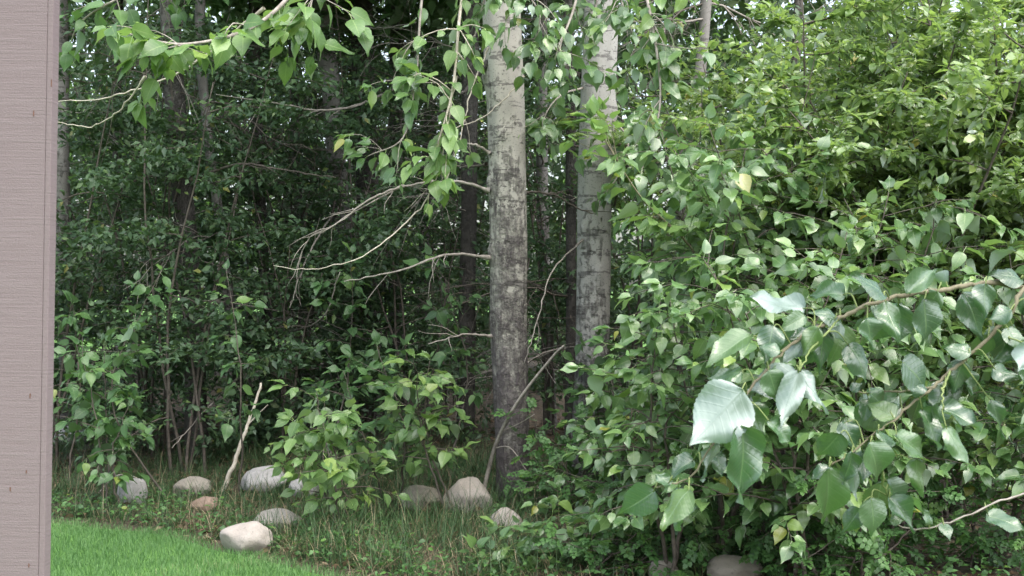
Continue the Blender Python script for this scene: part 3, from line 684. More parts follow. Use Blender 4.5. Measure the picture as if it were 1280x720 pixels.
# named long branches crossing the shade on the left
hand_branch(back_trees[2][0], back_trees[2][1], [(240, 225), (300, 205), (350, 212), (420, 222)], [10.8, 10.5, 10.4, 10.3], 0.012, 0.003, 'twig_dark', 5)
hand_branch(back_trees[2][0], back_trees[2][1], [(235, 212), (180, 222), (140, 240), (95, 255)], [10.8, 10.6, 10.5, 10.5], 0.010, 0.003, 'twig_dark', 5)
hand_branch(back_trees[7][0], back_trees[7][1], [(500, 108), (450, 130), (405, 138), (350, 130), (270, 118)], [12.0, 11.0, 10.6, 10.4, 10.3], 0.012, 0.003, 'twig', 5)
hand_branch(back_trees[6][0], back_trees[6][1], [(430, 250), (395, 300), (375, 345), (362, 385)], [12.3, 11, 10.6, 10.4], 0.009, 0.002, 'twig', 5)
hand_branch(back_trees[6][0], back_trees[6][1], [(420, 20), (470, 35), (520, 28)], [12.3, 11.5, 11.0], 0.010, 0.003, 'twig', 3)
hand_branch(back_trees[3][0], back_trees[3][1], [(300, 470), (250, 520), (215, 560)], [11, 10.4, 10.1], 0.008, 0.003, 'twig', 2)
hand_branch(back_trees[4][0], back_trees[4][1], [(335, 420), (400, 400), (425, 340)], [12, 10.5, 10.3], 0.008, 0.003, 'twig', 4)
for k in range(7):
    x, y = U(1180, 1290), U(215, 300); d0 = U(7.9, 8.6)
    hand_branch(back_trees[15][0], back_trees[15][1], [(1225, 330), (x, y + 25), (x + U(-70, 40), y - 10), (x + U(-120, 80), y + U(-30, 30))], [11.3, d0 + .8, d0, d0 - .1], 0.010, 0.002, 'twig_dark' if k % 2 else 'twig', 9, tl=0.4)

# --- dim leafy undergrowth between the trunks
def bushy(root_name, label, group, X, Y, h, spread, nst, nleaf, size, mat, kind='diamond', low=0.1, wood='twig_dark', cat="sapling"):
    b = A(X, Y, hz(X, Y) - 0.03); root = thing(root_name, label, cat, b, group); L = Leaves()
    per = max(1, nleaf // (nst * 7))
    for s_ in range(nst):
        a = U(0, 6.283); lean = A(math.cos(a), math.sin(a), 0) * spread / h * U(0.1, 0.7)
        P = grow(b + A(*(rv(0.06)[:2]), 0), UP + lean, h * U(0.75, 1.05), 14, 0.06); mb = MB(); mb.tube(P, np.linspace(0.014, 0.003, 14), 5)
        for k in range(7):
            i = int(np.clip(14 * (low + (1 - low) * (k + U(0, 1)) / 7), 1, 12)); a = U(0, 6.283)
            q = grow(P[i], A(math.cos(a), math.sin(a), U(-0.1, 0.5)), spread * U(0.5, 1.0), 8, 0.12, A(0, 0, -1), 0.05); mb.tube(q, np.linspace(0.006, 0.001, 8), 4)
            t = rng.beta(2, 1.3, per) * 7; j = np.minimum(t.astype(int), 6); f = t - j
            p = q[j] + f[:, None] * (q[j + 1] - q[j]) + rv(0.085, per) * A(1.1, 1.1, 0.55)
            L.extend(p, rv(1, per) * A(1, 1, 0.5) - A(0, 0, 0.35), rv(0.5, per) + UP * 0.8 + LIGHTDIR * 0.4, size * rng.uniform(0.6, 1.25, per))
        link("stem", mb.mesh("stem", M[wood], b), root)
    p, B, S = L.arrays(); joined("foliage", kind, mat, p, B, S, root, b)
    return root
for X, Y, h, sp, nst, nl, lab in [
    (-3.5, 10.6, 3.4, 0.95, 5, 5200, "dark leafy young tree beside the wooden wall"),
    (-2.75, 11.2, 3.6, 1.0, 5, 5200, "dim green young tree left of the thick dark trunk"),
    (-2.2, 12.4, 3.8, 1.1, 5, 4500, "shaded young tree right behind the thick dark trunk"),
    (-1.7, 10.9, 1.9, 0.9, 5, 4000, "low dark bush beneath the bare twigs left of the cottonwoods"),
    (-1.35, 13.2, 4.2, 1.1, 5, 4500, "deep-shade young tree behind the mid-size grey trunk"),
    (-0.75, 11.2, 2.3, 0.9, 4, 3600, "dark bush behind the sapling left of the front cottonwood"),
    (-0.6, 13.6, 4.2, 1.0, 5, 4200, "shaded young tree behind the hanging leaf spray"),
    (0.3, 11.6, 3.2, 0.8, 4, 3600, "dark young tree filling the gap between the two cottonwoods"),
    (0.0, 14.5, 4.5, 1.2, 5, 4200, "far shaded young tree behind the front cottonwood"),
    (1.1, 11.3, 3.6, 1.1, 5, 4500, "dark young tree behind the saplings right of the cottonwoods"),
    (2.2, 10.6, 3.4, 1.1, 5, 4500, "dark young tree behind the bright willow"),
    (3.3, 10.2, 3.2, 1.1, 5, 4500, "dark young tree behind the dead twigs on the right"),
    (-2.35, 10.35, 3.3, 0.75, 5, 4200, "dim young tree whose leaves veil the thick dark trunk"),
    (-1.75, 11.7, 4.0, 0.9, 5, 4200, "tall dim young tree behind the bare twigs, left of the mid-size grey trunk"),
    (-1.15, 11.9, 3.9, 0.8, 5, 4000, "tall dim young tree before the broad dark trunk"),
    (-3.1, 12.0, 4.2, 1.0, 5, 4200, "tall dim young tree between the wall and the thick dark trunk"),
    (-4.1, 12.8, 4.0, 1.2, 5, 4200, "young tree in the gloom behind the wooden wall"),
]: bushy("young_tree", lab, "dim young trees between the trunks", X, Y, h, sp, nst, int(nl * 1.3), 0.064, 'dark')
# the wood beyond, one mass, open to the light on its far side
L = Leaves(); nfar = 72000
for k in range(400):
    c = A(rng.uniform(-9, 10), rng.uniform(16.5, 22), 0); c[2] = U(0.2, 9.0); m = nfar // 400
    if c[0] > 0.8 and rng.random() < 0.35: continue
    L.extend(c + rv(0.55, m) * A(1, 1, 0.75), rv(1, m) - A(0, 0, 0.4), rv(0.5, m) + UP, 0.18 * rng.uniform(0.6, 1.3, m))
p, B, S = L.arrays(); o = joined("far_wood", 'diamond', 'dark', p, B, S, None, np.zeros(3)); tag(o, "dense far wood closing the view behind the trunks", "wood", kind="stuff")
L = Leaves()
for k in range(260):
    c = A(rng.uniform(-22, 24), rng.uniform(32, 40), 0); c[2] = U(0.2, 8.0); m = 140
    L.extend(c + rv(0.9, m) * A(1.2, 1, 0.8), rv(1, m) - A(0, 0, 0.4), rv(0.5, m) + UP, 0.3 * rng.uniform(0.6, 1.3, m))
p, B, S = L.arrays(); o = joined("distant_hedge", 'diamond', 'far', p, B, S, None, np.zeros(3)); tag(o, "pale green distant hedge glimpsed between the trunks", "hedge", kind="stuff")

# ------------------------------------------------------------------ saplings and shrubs with leaves one can pick out
def sapling(label, base, top, r0, nb, blen, size, gap, mat, t0=0.25, group=None, most=300, droop=0.6, wood='twig', name="poplar_sapling", kind='poplar', face=0.7, lean=None, cat="sapling", bend=0.08, elev=(0.1, 0.7), stems=1, both=1):
    base = np.asarray(base, float); top = np.asarray(top, float); root = thing(name, label, cat, base, group); L = Leaves()
    for s_ in range(stems):
        tp = top + (0 if s_ == 0 else rv(0.25) * A(1, 1, 0.5)); h = np.linalg.norm(tp - base)
        mid = (base + tp) / 2 + rv(bend * h) * A(1, 1, 0.2); P = spline([base + (0 if s_ == 0 else rv(0.05) * A(1, 1, 0)), mid, tp], 18); P[1:] += rv(0.006, 17)
        mb = MB(); Rr = np.linspace(r0, r0 * 0.18, 18); mb.tube(P, Rr, 7); ga = U(0, 6)
        leaves_on(L, P, size, gap * 1.3, max(t0, 0.4), droop, face=face, end=3, both=both)
        for k in range(nb):
            t = t0 + (1 - t0) * (k + U(0, 0.8)) / nb; i = int(min(t * 17, 16)); ga += 2.4 + U(-.3, .3)
            d = A(math.cos(ga), math.sin(ga), U(*elev)) + (0 if lean is None else np.asarray(lean))
            q = grow(P[i], d, blen * U(0.55, 1.1) * (1.1 - 0.5 * t), 9, 0.09, A(0, 0, -1), 0.05)
            mb.tube(q, np.linspace(Rr[i] * 0.55 + 0.0008, 0.0012, 9), 5); leaves_on(L, q, size, gap, 0.15, droop, face=face, end=3, both=both)
            if blen > 0.45 and rng.random() < 0.8:
                j = int(rng.integers(3, 7)); q2 = grow(q[j], norm(q[j + 1] - q[j]) + rv(0.6), blen * 0.45, 6, 0.12, A(0, 0, -1), 0.06)
                mb.tube(q2, np.linspace(0.003, 0.001, 6), 4); leaves_on(L, q2, size, gap, 0.15, droop, face=face, end=3, both=both)
        link("stem", mb.mesh("stem", M[wood], base), root)
    put_leaves(L, kind, mat, root, base, most); return root
def gp(X, Y): return A(X, Y, hz(X, Y) - 0.02)
def gpx(px, Y): return gp((px - 640) / F * Y, Y)

# understorey on the left and round the trunks
G1 = "leafy saplings in the shade before the wood"
for lab, px, Y, tx, ty, nb, bl_, size, mt, st in [
    ("leafy sapling leaning out beside the wooden wall's edge", 132, 9.0, 100, 420, 9, 0.40, 0.13, 'poplar_shade', 2),
    ("sapling with a tall column of drooping leaves before the thick dark trunk", 212, 9.1, 200, 340, 11, 0.24, 0.13, 'poplar_shade', 1),
    ("sapling with a narrow column of leaves behind the leaning pale stick", 300, 9.2, 284, 340, 9, 0.20, 0.12, 'poplar_shade', 1),
    ("small sapling with drooping leaves over the grey stone near the wall", 150, 8.9, 165, 500, 6, 0.22, 0.13, 'poplar_shade', 1),
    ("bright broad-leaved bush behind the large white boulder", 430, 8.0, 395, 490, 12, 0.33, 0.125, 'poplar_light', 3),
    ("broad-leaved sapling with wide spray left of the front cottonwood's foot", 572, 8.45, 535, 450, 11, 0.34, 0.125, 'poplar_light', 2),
    ("mid-height sapling standing between the bright bush and the front cottonwood", 500, 8.9, 470, 430, 10, 0.36, 0.125, 'poplar_shade', 2),
    ("dim sapling deep in the shade above the bright bush", 410, 10.0, 440, 320, 10, 0.34, 0.13, 'poplar_shade', 1),
    ("dim tall sapling just left of the front cottonwood's trunk", 560, 9.9, 530, 300, 10, 0.34, 0.13, 'poplar_shade', 1),
    ("dim low sapling beside the wall behind the leaning one", 85, 10.0, 92, 380, 9, 0.40, 0.12, 'poplar_shade', 1),
    ("low leafy sapling right of the front cottonwood's foot", 728, 8.9, 728, 490, 11, 0.30, 0.115, 'poplar_shade', 2),
    ("small sapling in front of the right cottonwood's foot", 750, 9.0, 750, 420, 9, 0.30, 0.12, 'poplar_shade', 2),
]:
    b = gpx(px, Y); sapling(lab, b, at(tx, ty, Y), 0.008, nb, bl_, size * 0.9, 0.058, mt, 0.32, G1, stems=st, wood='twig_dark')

# the thick wall of poplar saplings on the right
G2 = "poplar saplings crowding the right side"
for lab, X, Y, h, nb, bl_, size, st, lean in [
    ("sapling at the left edge of the leafy mass, next to the right cottonwood", 0.95, 7.9, 2.45, 15, 0.46, 0.125, 2, (0, -0.2, 0)),
    ("tall sapling with large glossy leaves in the middle of the leafy mass", 1.05, 6.9, 2.05, 17, 0.50, 0.125, 3, (-0.05, -0.3, 0)),
    ("lower sapling whose leaves fill the space below the long twig shoot", 0.72, 6.6, 1.35, 16, 0.42, 0.115, 3, (-0.05, -0.3, 0)),
    ("sapling spreading its leaves behind the white-backed foreground leaf", 1.35, 6.3, 1.6, 16, 0.48, 0.12, 3, (0, -0.3, 0)),
    ("sapling in the back row, under the bright willow's left side", 1.35, 7.6, 2.45, 15, 0.52, 0.125, 3, (-0.05, -0.3, 0)),
    ("sapling behind the near branch, under the bright willow's middle", 1.75, 6.6, 1.75, 15, 0.5, 0.12, 3, (0, -0.3, 0)),
    ("sapling at the far right behind the near branch", 2.25, 6.6, 1.5, 14, 0.5, 0.12, 3, (0, -0.3, 0)),
    ("low sapling spilling out before the right cottonwood's hidden foot", 0.52, 7.2, 0.95, 13, 0.34, 0.11, 3, (-0.1, -0.2, 0)),
]:
    b = gp(X, Y); sapling(lab, b, b + A(U(-.1, .1), -0.15, h), 0.011, nb + 3, bl_, size * 0.86, 0.05, 'poplar', 0.27, G2, stems=st, lean=lean, face=0.8, wood='twig_dark')
# the shoot that crosses in front of the right cottonwood
b = gp(1.0, 7.4); root = thing("poplar_sapling", "sapling whose long shoot with a pale tip cluster crosses before the right cottonwood", "sapling", b, G2)
P = spline([b, at(900, 480, 7.3), at(875, 330, 7.1), at(800, 245, 6.9), at(742, 150, 6.8)], 30); mb = MB(); mb.tube(P, np.linspace(0.011, 0.0025, 30), 6)
L = Leaves(); leaves_on(L, P, 0.135, 0.045, 0.4, 0.4, face=0.8, end=12, both=1)
for k in range(9):
    i = int(rng.integers(14, 28)); q = grow(P[i], norm(P[i + 1] - P[i]) + rv(0.7), 0.25, 7, 0.1); mb.tube(q, np.linspace(0.003, 0.001, 7), 4); leaves_on(L, q, 0.125, 0.06, 0.2, 0.5, face=0.8)
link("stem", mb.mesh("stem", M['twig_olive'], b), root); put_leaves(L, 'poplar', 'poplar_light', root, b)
# low bright seedlings at the bottom edge
G3 = "low seedlings at the front of the bed"
for lab, px, py, h, sz, nb in [
    ("low light green seedling in front of the round boulder", 655, 715, 0.22, 0.10, 6), ("small seedling with pale leaves at the bottom edge beside the dry grass", 615, 718, 0.16, 0.10, 4),
    ("seedling with upright leaf at the front of the bed", 735, 716, 0.36, 0.09, 6), ("bright seedling under the low sapling", 700, 700, 0.34, 0.09, 7),
    ("front seedling right of the upright-leaved one", 790, 719, 0.30, 0.09, 6), ("small seedling between the two dull boulders", 870, 719, 0.28, 0.08, 6),
]:
    b = gnd(px, py); sapling(lab, b, b + A(U(-.04, .04), 0, h), 0.004, nb, 0.2, sz, 0.055, 'poplar', 0.1, G3, stems=1, wood='petiole', name="seedling", cat="seedling")

# bright small-leaved willows, upper right
def willow(label, base, h, nst, reach, nleaf_gap, size, toward, most=300, mat='willow'):
    base = np.asarray(base, float); root = thing("willow_shrub", label, "shrub", base, "bright small-leaved willows"); L = Leaves()
    for s_ in range(nst):
        a = U(0, 6.283); d = UP + A(math.cos(a), math.sin(a), 0) * 0.28 + np.asarray(toward) * 0.15
        P = grow(base + rv(0.08) * A(1, 1, 0), d, h * U(0.8, 1.1), 20, 0.05, toward, 0.012); mb = MB(); Rr = np.linspace(0.016, 0.003, 20); mb.tube(P, Rr, 6)
        for k in range(18):
            i = int(np.clip(20 * (0.25 + 0.75 * (k + U(0, 1)) / 18), 3, 18)); a = U(0, 6.283)
            q = grow(P[i], A(math.cos(a), math.sin(a), U(0, 0.6)) + np.asarray(toward) * 0.4, reach * U(0.45, 1.0), 9, 0.1, A(0, 0, -1), 0.03); mb.tube(q, np.linspace(0.005, 0.001, 9), 4)
            leaves_on(L, q, size, nleaf_gap, 0.1, 0.15, 0.8, 0.6, 3, 2)
            for m in range(4):
                j = int(rng.integers(2, 8)); q2 = grow(q[j], norm(q[j] - q[j - 1]) + rv(0.6), reach * 0.42, 6, 0.12); mb.tube(q2, np.linspace(0.0022, 0.0008, 6), 3); leaves_on(L, q2, size, nleaf_gap, 0.05, 0.15, 0.8, 0.6, 3, 2)
        link("stem", mb.mesh("stem", M['twig_dark'], base), root)
    put_leaves(L, 'willow', mat, root, base, most, low='willow_far')
willow("tall willow with small yellow-green leaves above the leafy mass, nearest the cottonwoods", gp(1.85, 8.3), 2.8, 9, 0.55, 0.019, 0.08, A(0.0, -0.6, 0))
willow("bright willow filling the upper corner above the near branch", gp(2.4, 7.8), 2.6, 10, 0.6, 0.019, 0.078, A(-0.1, -0.6, 0))
willow("willow behind the other two, its top against the sky", gp(2.0, 9.3), 3.35, 9, 0.65, 0.022, 0.085, A(-0.1, -0.3, 0))
willow("willow beyond the dead twigs at the far right", gp(3.1, 8.4), 2.95, 8, 0.65, 0.022, 0.08, A(-0.2, -0.3, 0))

willow("low bright willow just above the near branch, filling the hollow", gp(2.0, 7.3), 2.0, 7, 0.5, 0.024, 0.075, A(0.0, -0.5, 0))

# rose bushes with small compound leaves, low on the right
G4 = "low rose bushes under the saplings"
for lab, X, Y, h, nb, st in [
    ("low rose bush right of the boulders under the near branch", 1.45, 6.75, 0.75, 11, 4), ("dark rose bush in the corner under the dry arching twig", 2.2, 6.6, 0.85, 11, 5),
    ("rose bush behind the dull boulders", 1.05, 7.4, 0.8, 11, 4), ("rose bush beneath the tall glossy sapling", 0.8, 7.7, 0.7, 10, 4),
    ("rose bush at the back, deep under the saplings", 1.8, 7.6, 1.1, 12, 5), ("low rose bush at the leafy mass's front, next to the seedlings", 0.40, 6.85, 0.45, 9, 3), ("rose bush nearest the camera, right of the dull tan boulder", 1.55, 6.3, 0.6, 10, 4), ("rose bush by the front cottonwood's right side", 0.35, 8.4, 0.6, 10, 3),
]:
    b = gp(X, Y); sapling(lab, b, b + A(U(-.15, .15), -0.1, h), 0.006, nb, 0.42, 0.105, 0.05, 'rose', 0.1, G4, stems=st, wood='twig_dark', name="rose_bush", kind='rose', droop=0.3, cat="bush", elev=(0, 0.5))

# ------------------------------------------------------------------ stones
STONES = []
def stone(label, px, py_bot, wpx, hpx, mat, seed, squash=1.0, sink=0.25, Y=None):
    b = gnd(px, py_bot) if Y is None else gp((px - 640) / F * Y, Y)
    Yc = b[1]; w = wpx / F * Yc / 2; h = hpx / F * Yc; d = w * squash
    import bmesh
    rs = np.random.default_rng(int(seed * 10)); planes = [(Vector(norm(rs.normal(0, 1, 3) + A(0, -0.3, 0.3))), rs.uniform(0.72, 0.95)) for _ in range(3 if seed == 1.0 else 9)]
    bm = bmesh.new(); bmesh.ops.create_icosphere(bm, subdivisions=4, radius=1.0)
    for v in bm.verts:
        c = v.co.copy(); nz = noise.noise(c * 0.9 + Vector((seed * 3.1, seed, 0))) * 0.22 + noise.noise(c * 2.3 + Vector((seed, 5, seed))) * 0.10 + noise.noise(c * 7 + Vector((seed, 1, 2))) * 0.018
        c = c * (1 + nz)
        for q_, o_ in planes:
            e = c.dot(q_) - o_
            if e > 0: c = c - q_ * e * 0.85
        c.z = c.z * (1 if c.z > 0 else 0.8)
        v.co = (c.x * w, c.y * d, c.z * h * (0.5 + sink / 2) + h * (0.5 - sink / 2) * 0.9)
    me = bpy.data.meshes.new("stone"); bm.to_mesh(me); bm.free(); me.materials.append(M[mat])
    for q in me.polygons: q.use_smooth = True
    o = link("stone", me, None, (b[0], b[1] + d * 0.6, b[2])); o.rotation_euler = (0, 0, 0)
    STONES.append((b[0], b[1] + d * 0.6, w, d))
    tag(o, label, "stone", "stones along the bed")
for i, a in enumerate([
    ("large smooth white boulder at the lawn's edge", 306, 694, 66, 40, 'stone_white', 1.0, 0.8),
    ("flat tan stone lying just behind the large white boulder", 344, 662, 60, 24, 'stone_white', 2.2, 0.8),
    ("pale boulder behind the foot of the leaning stick", 326, 618, 60, 36, 'stone_grey', 3.7, 0.9),
    ("dull grey stone right of the pale boulder, under the bright bush", 378, 622, 40, 26, 'stone_grey', 4.1, 0.9),
    ("small reddish brown stone left of the leaning stick", 256, 640, 36, 20, 'stone_red', 5.3, 0.8),
    ("mossy grey boulder behind the reddish stone", 238, 624, 50, 28, 'stone_tan', 6.2, 0.9),
    ("pointed grey stone in the grass near the wooden wall", 162, 630, 40, 36, 'stone_grey', 7.7, 0.8),
    ("brownish boulder half sunk in the long grass", 522, 640, 58, 32, 'stone_tan', 8.4, 0.9),
    ("pale slanting stone against the front cottonwood's foot", 584, 640, 64, 44, 'stone_white', 9.9, 0.8),
    ("round pale boulder in front of the front cottonwood's foot", 634, 668, 46, 32, 'stone_white', 10.6, 0.9),
    ("dull tan boulder at the bottom edge under the saplings", 918, 730, 70, 34, 'stone_tan', 11.2, 0.9),
    ("small dull stone at the bottom edge left of the tan boulder", 830, 730, 40, 30, 'stone_tan', 12.8, 0.9),
    ("pale wet-looking stone seen past the wall's edge", 84, 556, 52, 26, 'stone_grey', 13.1, 0.9),
    ("small pale stone beside the wet-looking one", 104, 548, 30, 16, 'stone_grey', 14.5, 0.9),
]): stone(*a)

# ------------------------------------------------------------------ sticks
b = gnd(275, 618); mb = MB()
P = spline([b - A(0, 0, 0.03), at(292, 580, b[1] + .02), at(310, 530, b[1] + .1), at(327, 478, b[1] + .2)], 24); P[1:] += rv(0.003, 23)
mb.tube(P, np.linspace(0.017, 0.008, 24), 8); mb.tube(grow(P[15], A(0.6, 0.1, 0.8), 0.2, 6), np.linspace(0.005, 0.002, 6), 5)
tag(link("leaning_stick", mb.mesh("leaning_stick", M['twig_pale'])), "pale bare stick leaning out of the grass left of the bright bush", "stick")
b = gnd(600, 632); mb = MB()
P = spline([b - A(0, 0, 0.03), at(610, 590, b[1]), at(624, 545, b[1] - .1), at(650, 498, b[1] - .2), at(690, 447, b[1] - .3), at(705, 432, b[1] - .35)], 34)
mb.tube(P, np.linspace(0.015, 0.006, 34), 8)
q = spline([P[11], at(638, 560, b[1] - .2), at(658, 588, b[1] - .25), at(682, 622, b[1] - .3)], 14); mb.tube(q, np.linspace(0.005, 0.002, 14), 5)
q = spline([P[14], at(648, 530, b[1] - .2), at(668, 518, b[1] - .3)], 8); mb.tube(q, np.linspace(0.004, 0.002, 8), 5)
root = thing("bent_stem", "grey bent bare stem arching across the front cottonwood's foot", "stem", b); link("stem", mb.mesh("stem", M['twig'], b), root)
for i, (pts, lab) in enumerate([
    ([(268, 560), (255, 540), (225, 520), (220, 512)], "short dead twig lying in the shade behind the reddish stone"),
    ([(120, 620), (145, 595), (170, 597), (180, 615)], "thin pale twig bowed over the pointed grey stone"),
    ([(330, 640), (300, 650), (275, 672)], "dead brown twig lying on the bed behind the large white boulder"),
]):
    b = gnd(*pts[0]); P = spline([at(x, y, b[1] - 0.05 * k) for k, (x, y) in enumerate(pts)], 14); mb = MB(); mb.tube(P, np.linspace(0.006, 0.002, 14), 5)
    tag(link("fallen_twig", mb.mesh("fallen_twig", M['twig_pale'])), lab, "twig", "loose twigs on the bed")

# ------------------------------------------------------------------ long grass and ground cover of the bed
def scatter_bed(n, x0, x1, y0, y1, smin, smax, clump):
    C = np.stack([rng.uniform(x0, x1, n // clump), rng.uniform(y0, y1, n // clump)], 1)
    P = np.repeat(C, clump, 0) + rng.normal(0, 0.05, (len(C) * clump, 2)); s = edge_dist(P[:, 0], P[:, 1]); P = P[(s > smin) & (s < smax)]
    return np.column_stack([P, height(P[:, 0], P[:, 1]) - 0.005])
def off_stones(P, front=0.07):
    k = np.ones(len(P), bool)
    for (sx, sy, sw, sdp) in STONES:
        k &= ~((abs(P[:, 0] - sx) < sw * 0.92) & (P[:, 1] > sy - sdp - front) & (P[:, 1] < sy + sdp))
    return P[k]
P = off_stones(scatter_bed(66000, -4.5, 1.4, 6.6, 11.5, 0.10, 3.0, 30)); hl = rng.uniform(0.12, 0.27, len(P)) * (1 + 0.4 * smooth01((P[:, 0] + 1.6) / 0.5) * smooth01((0.3 - P[:, 0]) / 0.5))
blades("long_grass", P, hl, rng.uniform(0.003, 0.005, len(P)), 1.4, 'long_grass', 4, "long dark green grass of the planting bed", "grass", 1.0)
P = off_stones(scatter_bed(6500, -2.0, 0.5, 6.2, 9.2, 0.05, 0.7, 22))
blades("dry_grass", P, rng.uniform(0.08, 0.22, len(P)), rng.uniform(0.003, 0.006, len(P)), 1.3, 'dry_grass', 4, "dry brown grass along the lawn's edge", "grass", 1.0)
n = 22000; P = off_stones(np.stack([rng.uniform(-4.4, 3.2, n), rng.uniform(6.0, 10.4, n)], 1), 0.2); s = edge_dist(P[:, 0], P[:, 1]); P = P[(s > 0.03) & ((s < 0.8 + 0.3 * np.sin(P[:, 0] * 5)) | (P[:, 0] > 0.5))]
P = np.column_stack([P, height(P[:, 0], P[:, 1]) + rng.uniform(0.01, 0.11, len(P))]); L = Leaves(); m = len(P)
L.extend(P, rv(1, m) * A(1, 1, 0.3), UP + rv(0.35, m) + LIGHTDIR * 0.3, 0.035 * rng.uniform(0.6, 1.3, m))
p, B, S = L.arrays(); o = joined("ground_cover", 'oval', 'rose', p, B, S, None, np.zeros(3)); tag(o, "low dark creeping leaves behind the lawn's edge", "ground cover", kind="stuff")
n = 9000; P = np.stack([rng.uniform(-4.5, 3.5, n), rng.uniform(6.0, 13, n)], 1); s = edge_dist(P[:, 0], P[:, 1]); P = P[s > 0.05]; m = len(P)
P = np.column_stack([P, height(P[:, 0], P[:, 1]) + rng.uniform(0.004, 0.03, m)]); L = Leaves()
L.extend(P, rv(1, m) * A(1, 1, 0.2), UP + rv(0.3, m), 0.06 * rng.uniform(0.5, 1.2, m))
litter = grass_mat("leaf_litter", (0.07, 0.045, 0.025), (0.13, 0.085, 0.05), (0.2, 0.14, 0.085), (0.26, 0.2, 0.13), 0.15); M['litter'] = litter
p, B, S = L.arrays(); o = joined("leaf_litter", 'diamond', 'litter', p, B, S, None, np.zeros(3)); tag(o, "brown fallen leaves on the soil of the bed", "leaf litter", kind="stuff")

# ------------------------------------------------------------------ the near cottonwood branch on the right
def cr(x, y): return 820 + x / 1.674, 290 + y / 1.674
YN = 2.35
b = gp(1.35, 2.55); near = thing("young_cottonwood", "young cottonwood whose near branch of big glossy leaves hangs before the saplings", "tree", b)
TW = []
def near_twig(pts, deps, r0, r1, mat, name="branch"):
    P = spline([at(*cr(x, y), d) if not isinstance(x, np.ndarray) else x for (x, y), d in zip(pts, deps)], 5 * len(pts)); P[1:-1] += rv(0.0012, len(P) - 2)
    mb = MB(); Rr = np.linspace(r0, r1, len(P)) * (1 + 0.15 * np.sin(np.arange(len(P)) * 2.1)); mb.tube(P, Rr, 8)
    o = link(name, mb.mesh(name, M[mat], b), near); TW.append((P, o)); return P
trunkP = spline([b, b + A(0.02, 0.0, 0.7), A(1.28, 2.5, 1.5), A(1.30, 2.55, 2.6), A(1.4, 2.6, 3.6)], 40); mb = MB(); mb.tube(trunkP, np.linspace(0.022, 0.006, 40), 10)
link("trunk", mb.mesh("trunk", M['bark_grey'], b), near)
def fork(z): return trunkP[np.argmin(abs(trunkP[:, 2] - z))]
tz = fork(1.35)
def tp(P):  # world point -> crop coordinates
    x, y = topix(P); return ((float(x[0]) - 820) * 1.674, (float(y[0]) - 290) * 1.674)
j0 = tp(tz)
T1 = near_twig([j0, (840, 140), (770, 118), (705, 105), (650, 112), (590, 122), (510, 133), (440, 155), (385, 180), (340, 198), (310, 215), (270, 245), (235, 285), (195, 330), (170, 370), (140, 415), (110, 455), (70, 515), (0, 535)],
               [tz[1], 2.5, 2.46, 2.44, 2.42, 2.4, 2.38, 2.36, 2.35, 2.34, 2.33, 2.31, 2.3, 2.28, 2.27, 2.26, 2.25, 2.24, 2.24], 0.005, 0.0012, 'twig_olive')
T2 = near_twig([j0, (850, 90), (770, 120), (745, 165), (712, 205), (660, 255), (615, 290), (580, 325), (545, 350), (500, 390), (460, 420), (410, 460), (365, 490)],
               [tz[1], 2.52, 2.44, 2.42, 2.41, 2.4, 2.4, 2.39, 2.38, 2.37, 2.36, 2.35, 2.34], 0.0045, 0.0012, 'twig_olive')
T3 = near_twig([tp(fork(0.98)), (890, 515), (770, 548), (700, 570), (620, 605), (540, 622), (490, 605)], [fork(0.98)[1], 2.58, 2.55, 2.5, 2.48, 2.45, 2.43], 0.0024, 0.0009, 'twig')
T4 = near_twig([(460, 420), (468, 480), (480, 545), (492, 600)], [2.36, 2.38, 2.4, 2.42], 0.0022, 0.001, 'petiole')
T5 = near_twig([(385, 180), (330, 240), (300, 290)], [2.35, 2.3, 2.26], 0.002, 0.001, 'petiole')
T6 = near_twig([(615, 290), (600, 330), (600, 380)], [2.4, 2.36, 2.33], 0.002, 0.001, 'petiole')
T7 = near_twig([(712, 205), (760, 230), (800, 240)], [2.41, 2.36, 2.33], 0.002, 0.001, 'petiole')
T8 = near_twig([(580, 325), (500, 335), (410, 335)], [2.39, 2.42, 2.45], 0.0024, 0.001, 'twig_olive')
near_mesh = leaf_mesh('poplar_near', 'poplar_near')
def near_leaf(base, tip, w, facing, depth=None, k=None):
    """base and tip in crop pixels; facing: the way the blade's upper side looks"""
    B0 = at(*cr(*base), YN); allP = np.concatenate([t[0] for t in TW]); which = np.concatenate([[i] * len(t[0]) for i, t in enumerate(TW)])
    qx, qy = topix(allP); cx, cyy = cr(*base); j = int(np.argmin((qx - cx) ** 2 + (qy - cyy) ** 2)); q = allP[j]; par = TW[which[j]][1]
    d = q[1] + (U(-0.06, 0.03) if depth is None else depth); B0 = at(*cr(*base), d)
    E = at(*cr(*tip), d + U(-0.03, 0.03)); ax = E - B0; Ln = np.linalg.norm(ax); Y_ = ax / Ln
    X_ = norm(np.cross(Y_, np.asarray(facing, float))); Z_ = np.cross(X_, Y_)
    wid = max(0.6, min(1.3, (w * 1.12 / 1.674 / F * d) / (0.6 * Ln * max(0.45, math.sqrt(1 - X_[1] ** 2)))))
    Mx = Matrix([[X_[r] * Ln * wid, Y_[r] * Ln, Z_[r] * Ln, B0[r] - b[r]] for r in range(3)] + [[0, 0, 0, 1]])
    o = link("leaf", near_mesh[int(rng.integers(14)) if k is None else k], par); o.matrix_local = Mx
    mid = (q + B0) / 2 + A(0, 0, 0.012) + rv(0.004); P = spline([q, mid, B0 + Y_ * 0.004], 7); mb = MB(); mb.tube(P, np.linspace(0.0013, 0.0009, 7), 5)
    link("leaf_stalk", mb.mesh("leaf_stalk", M['petiole'], b), par)
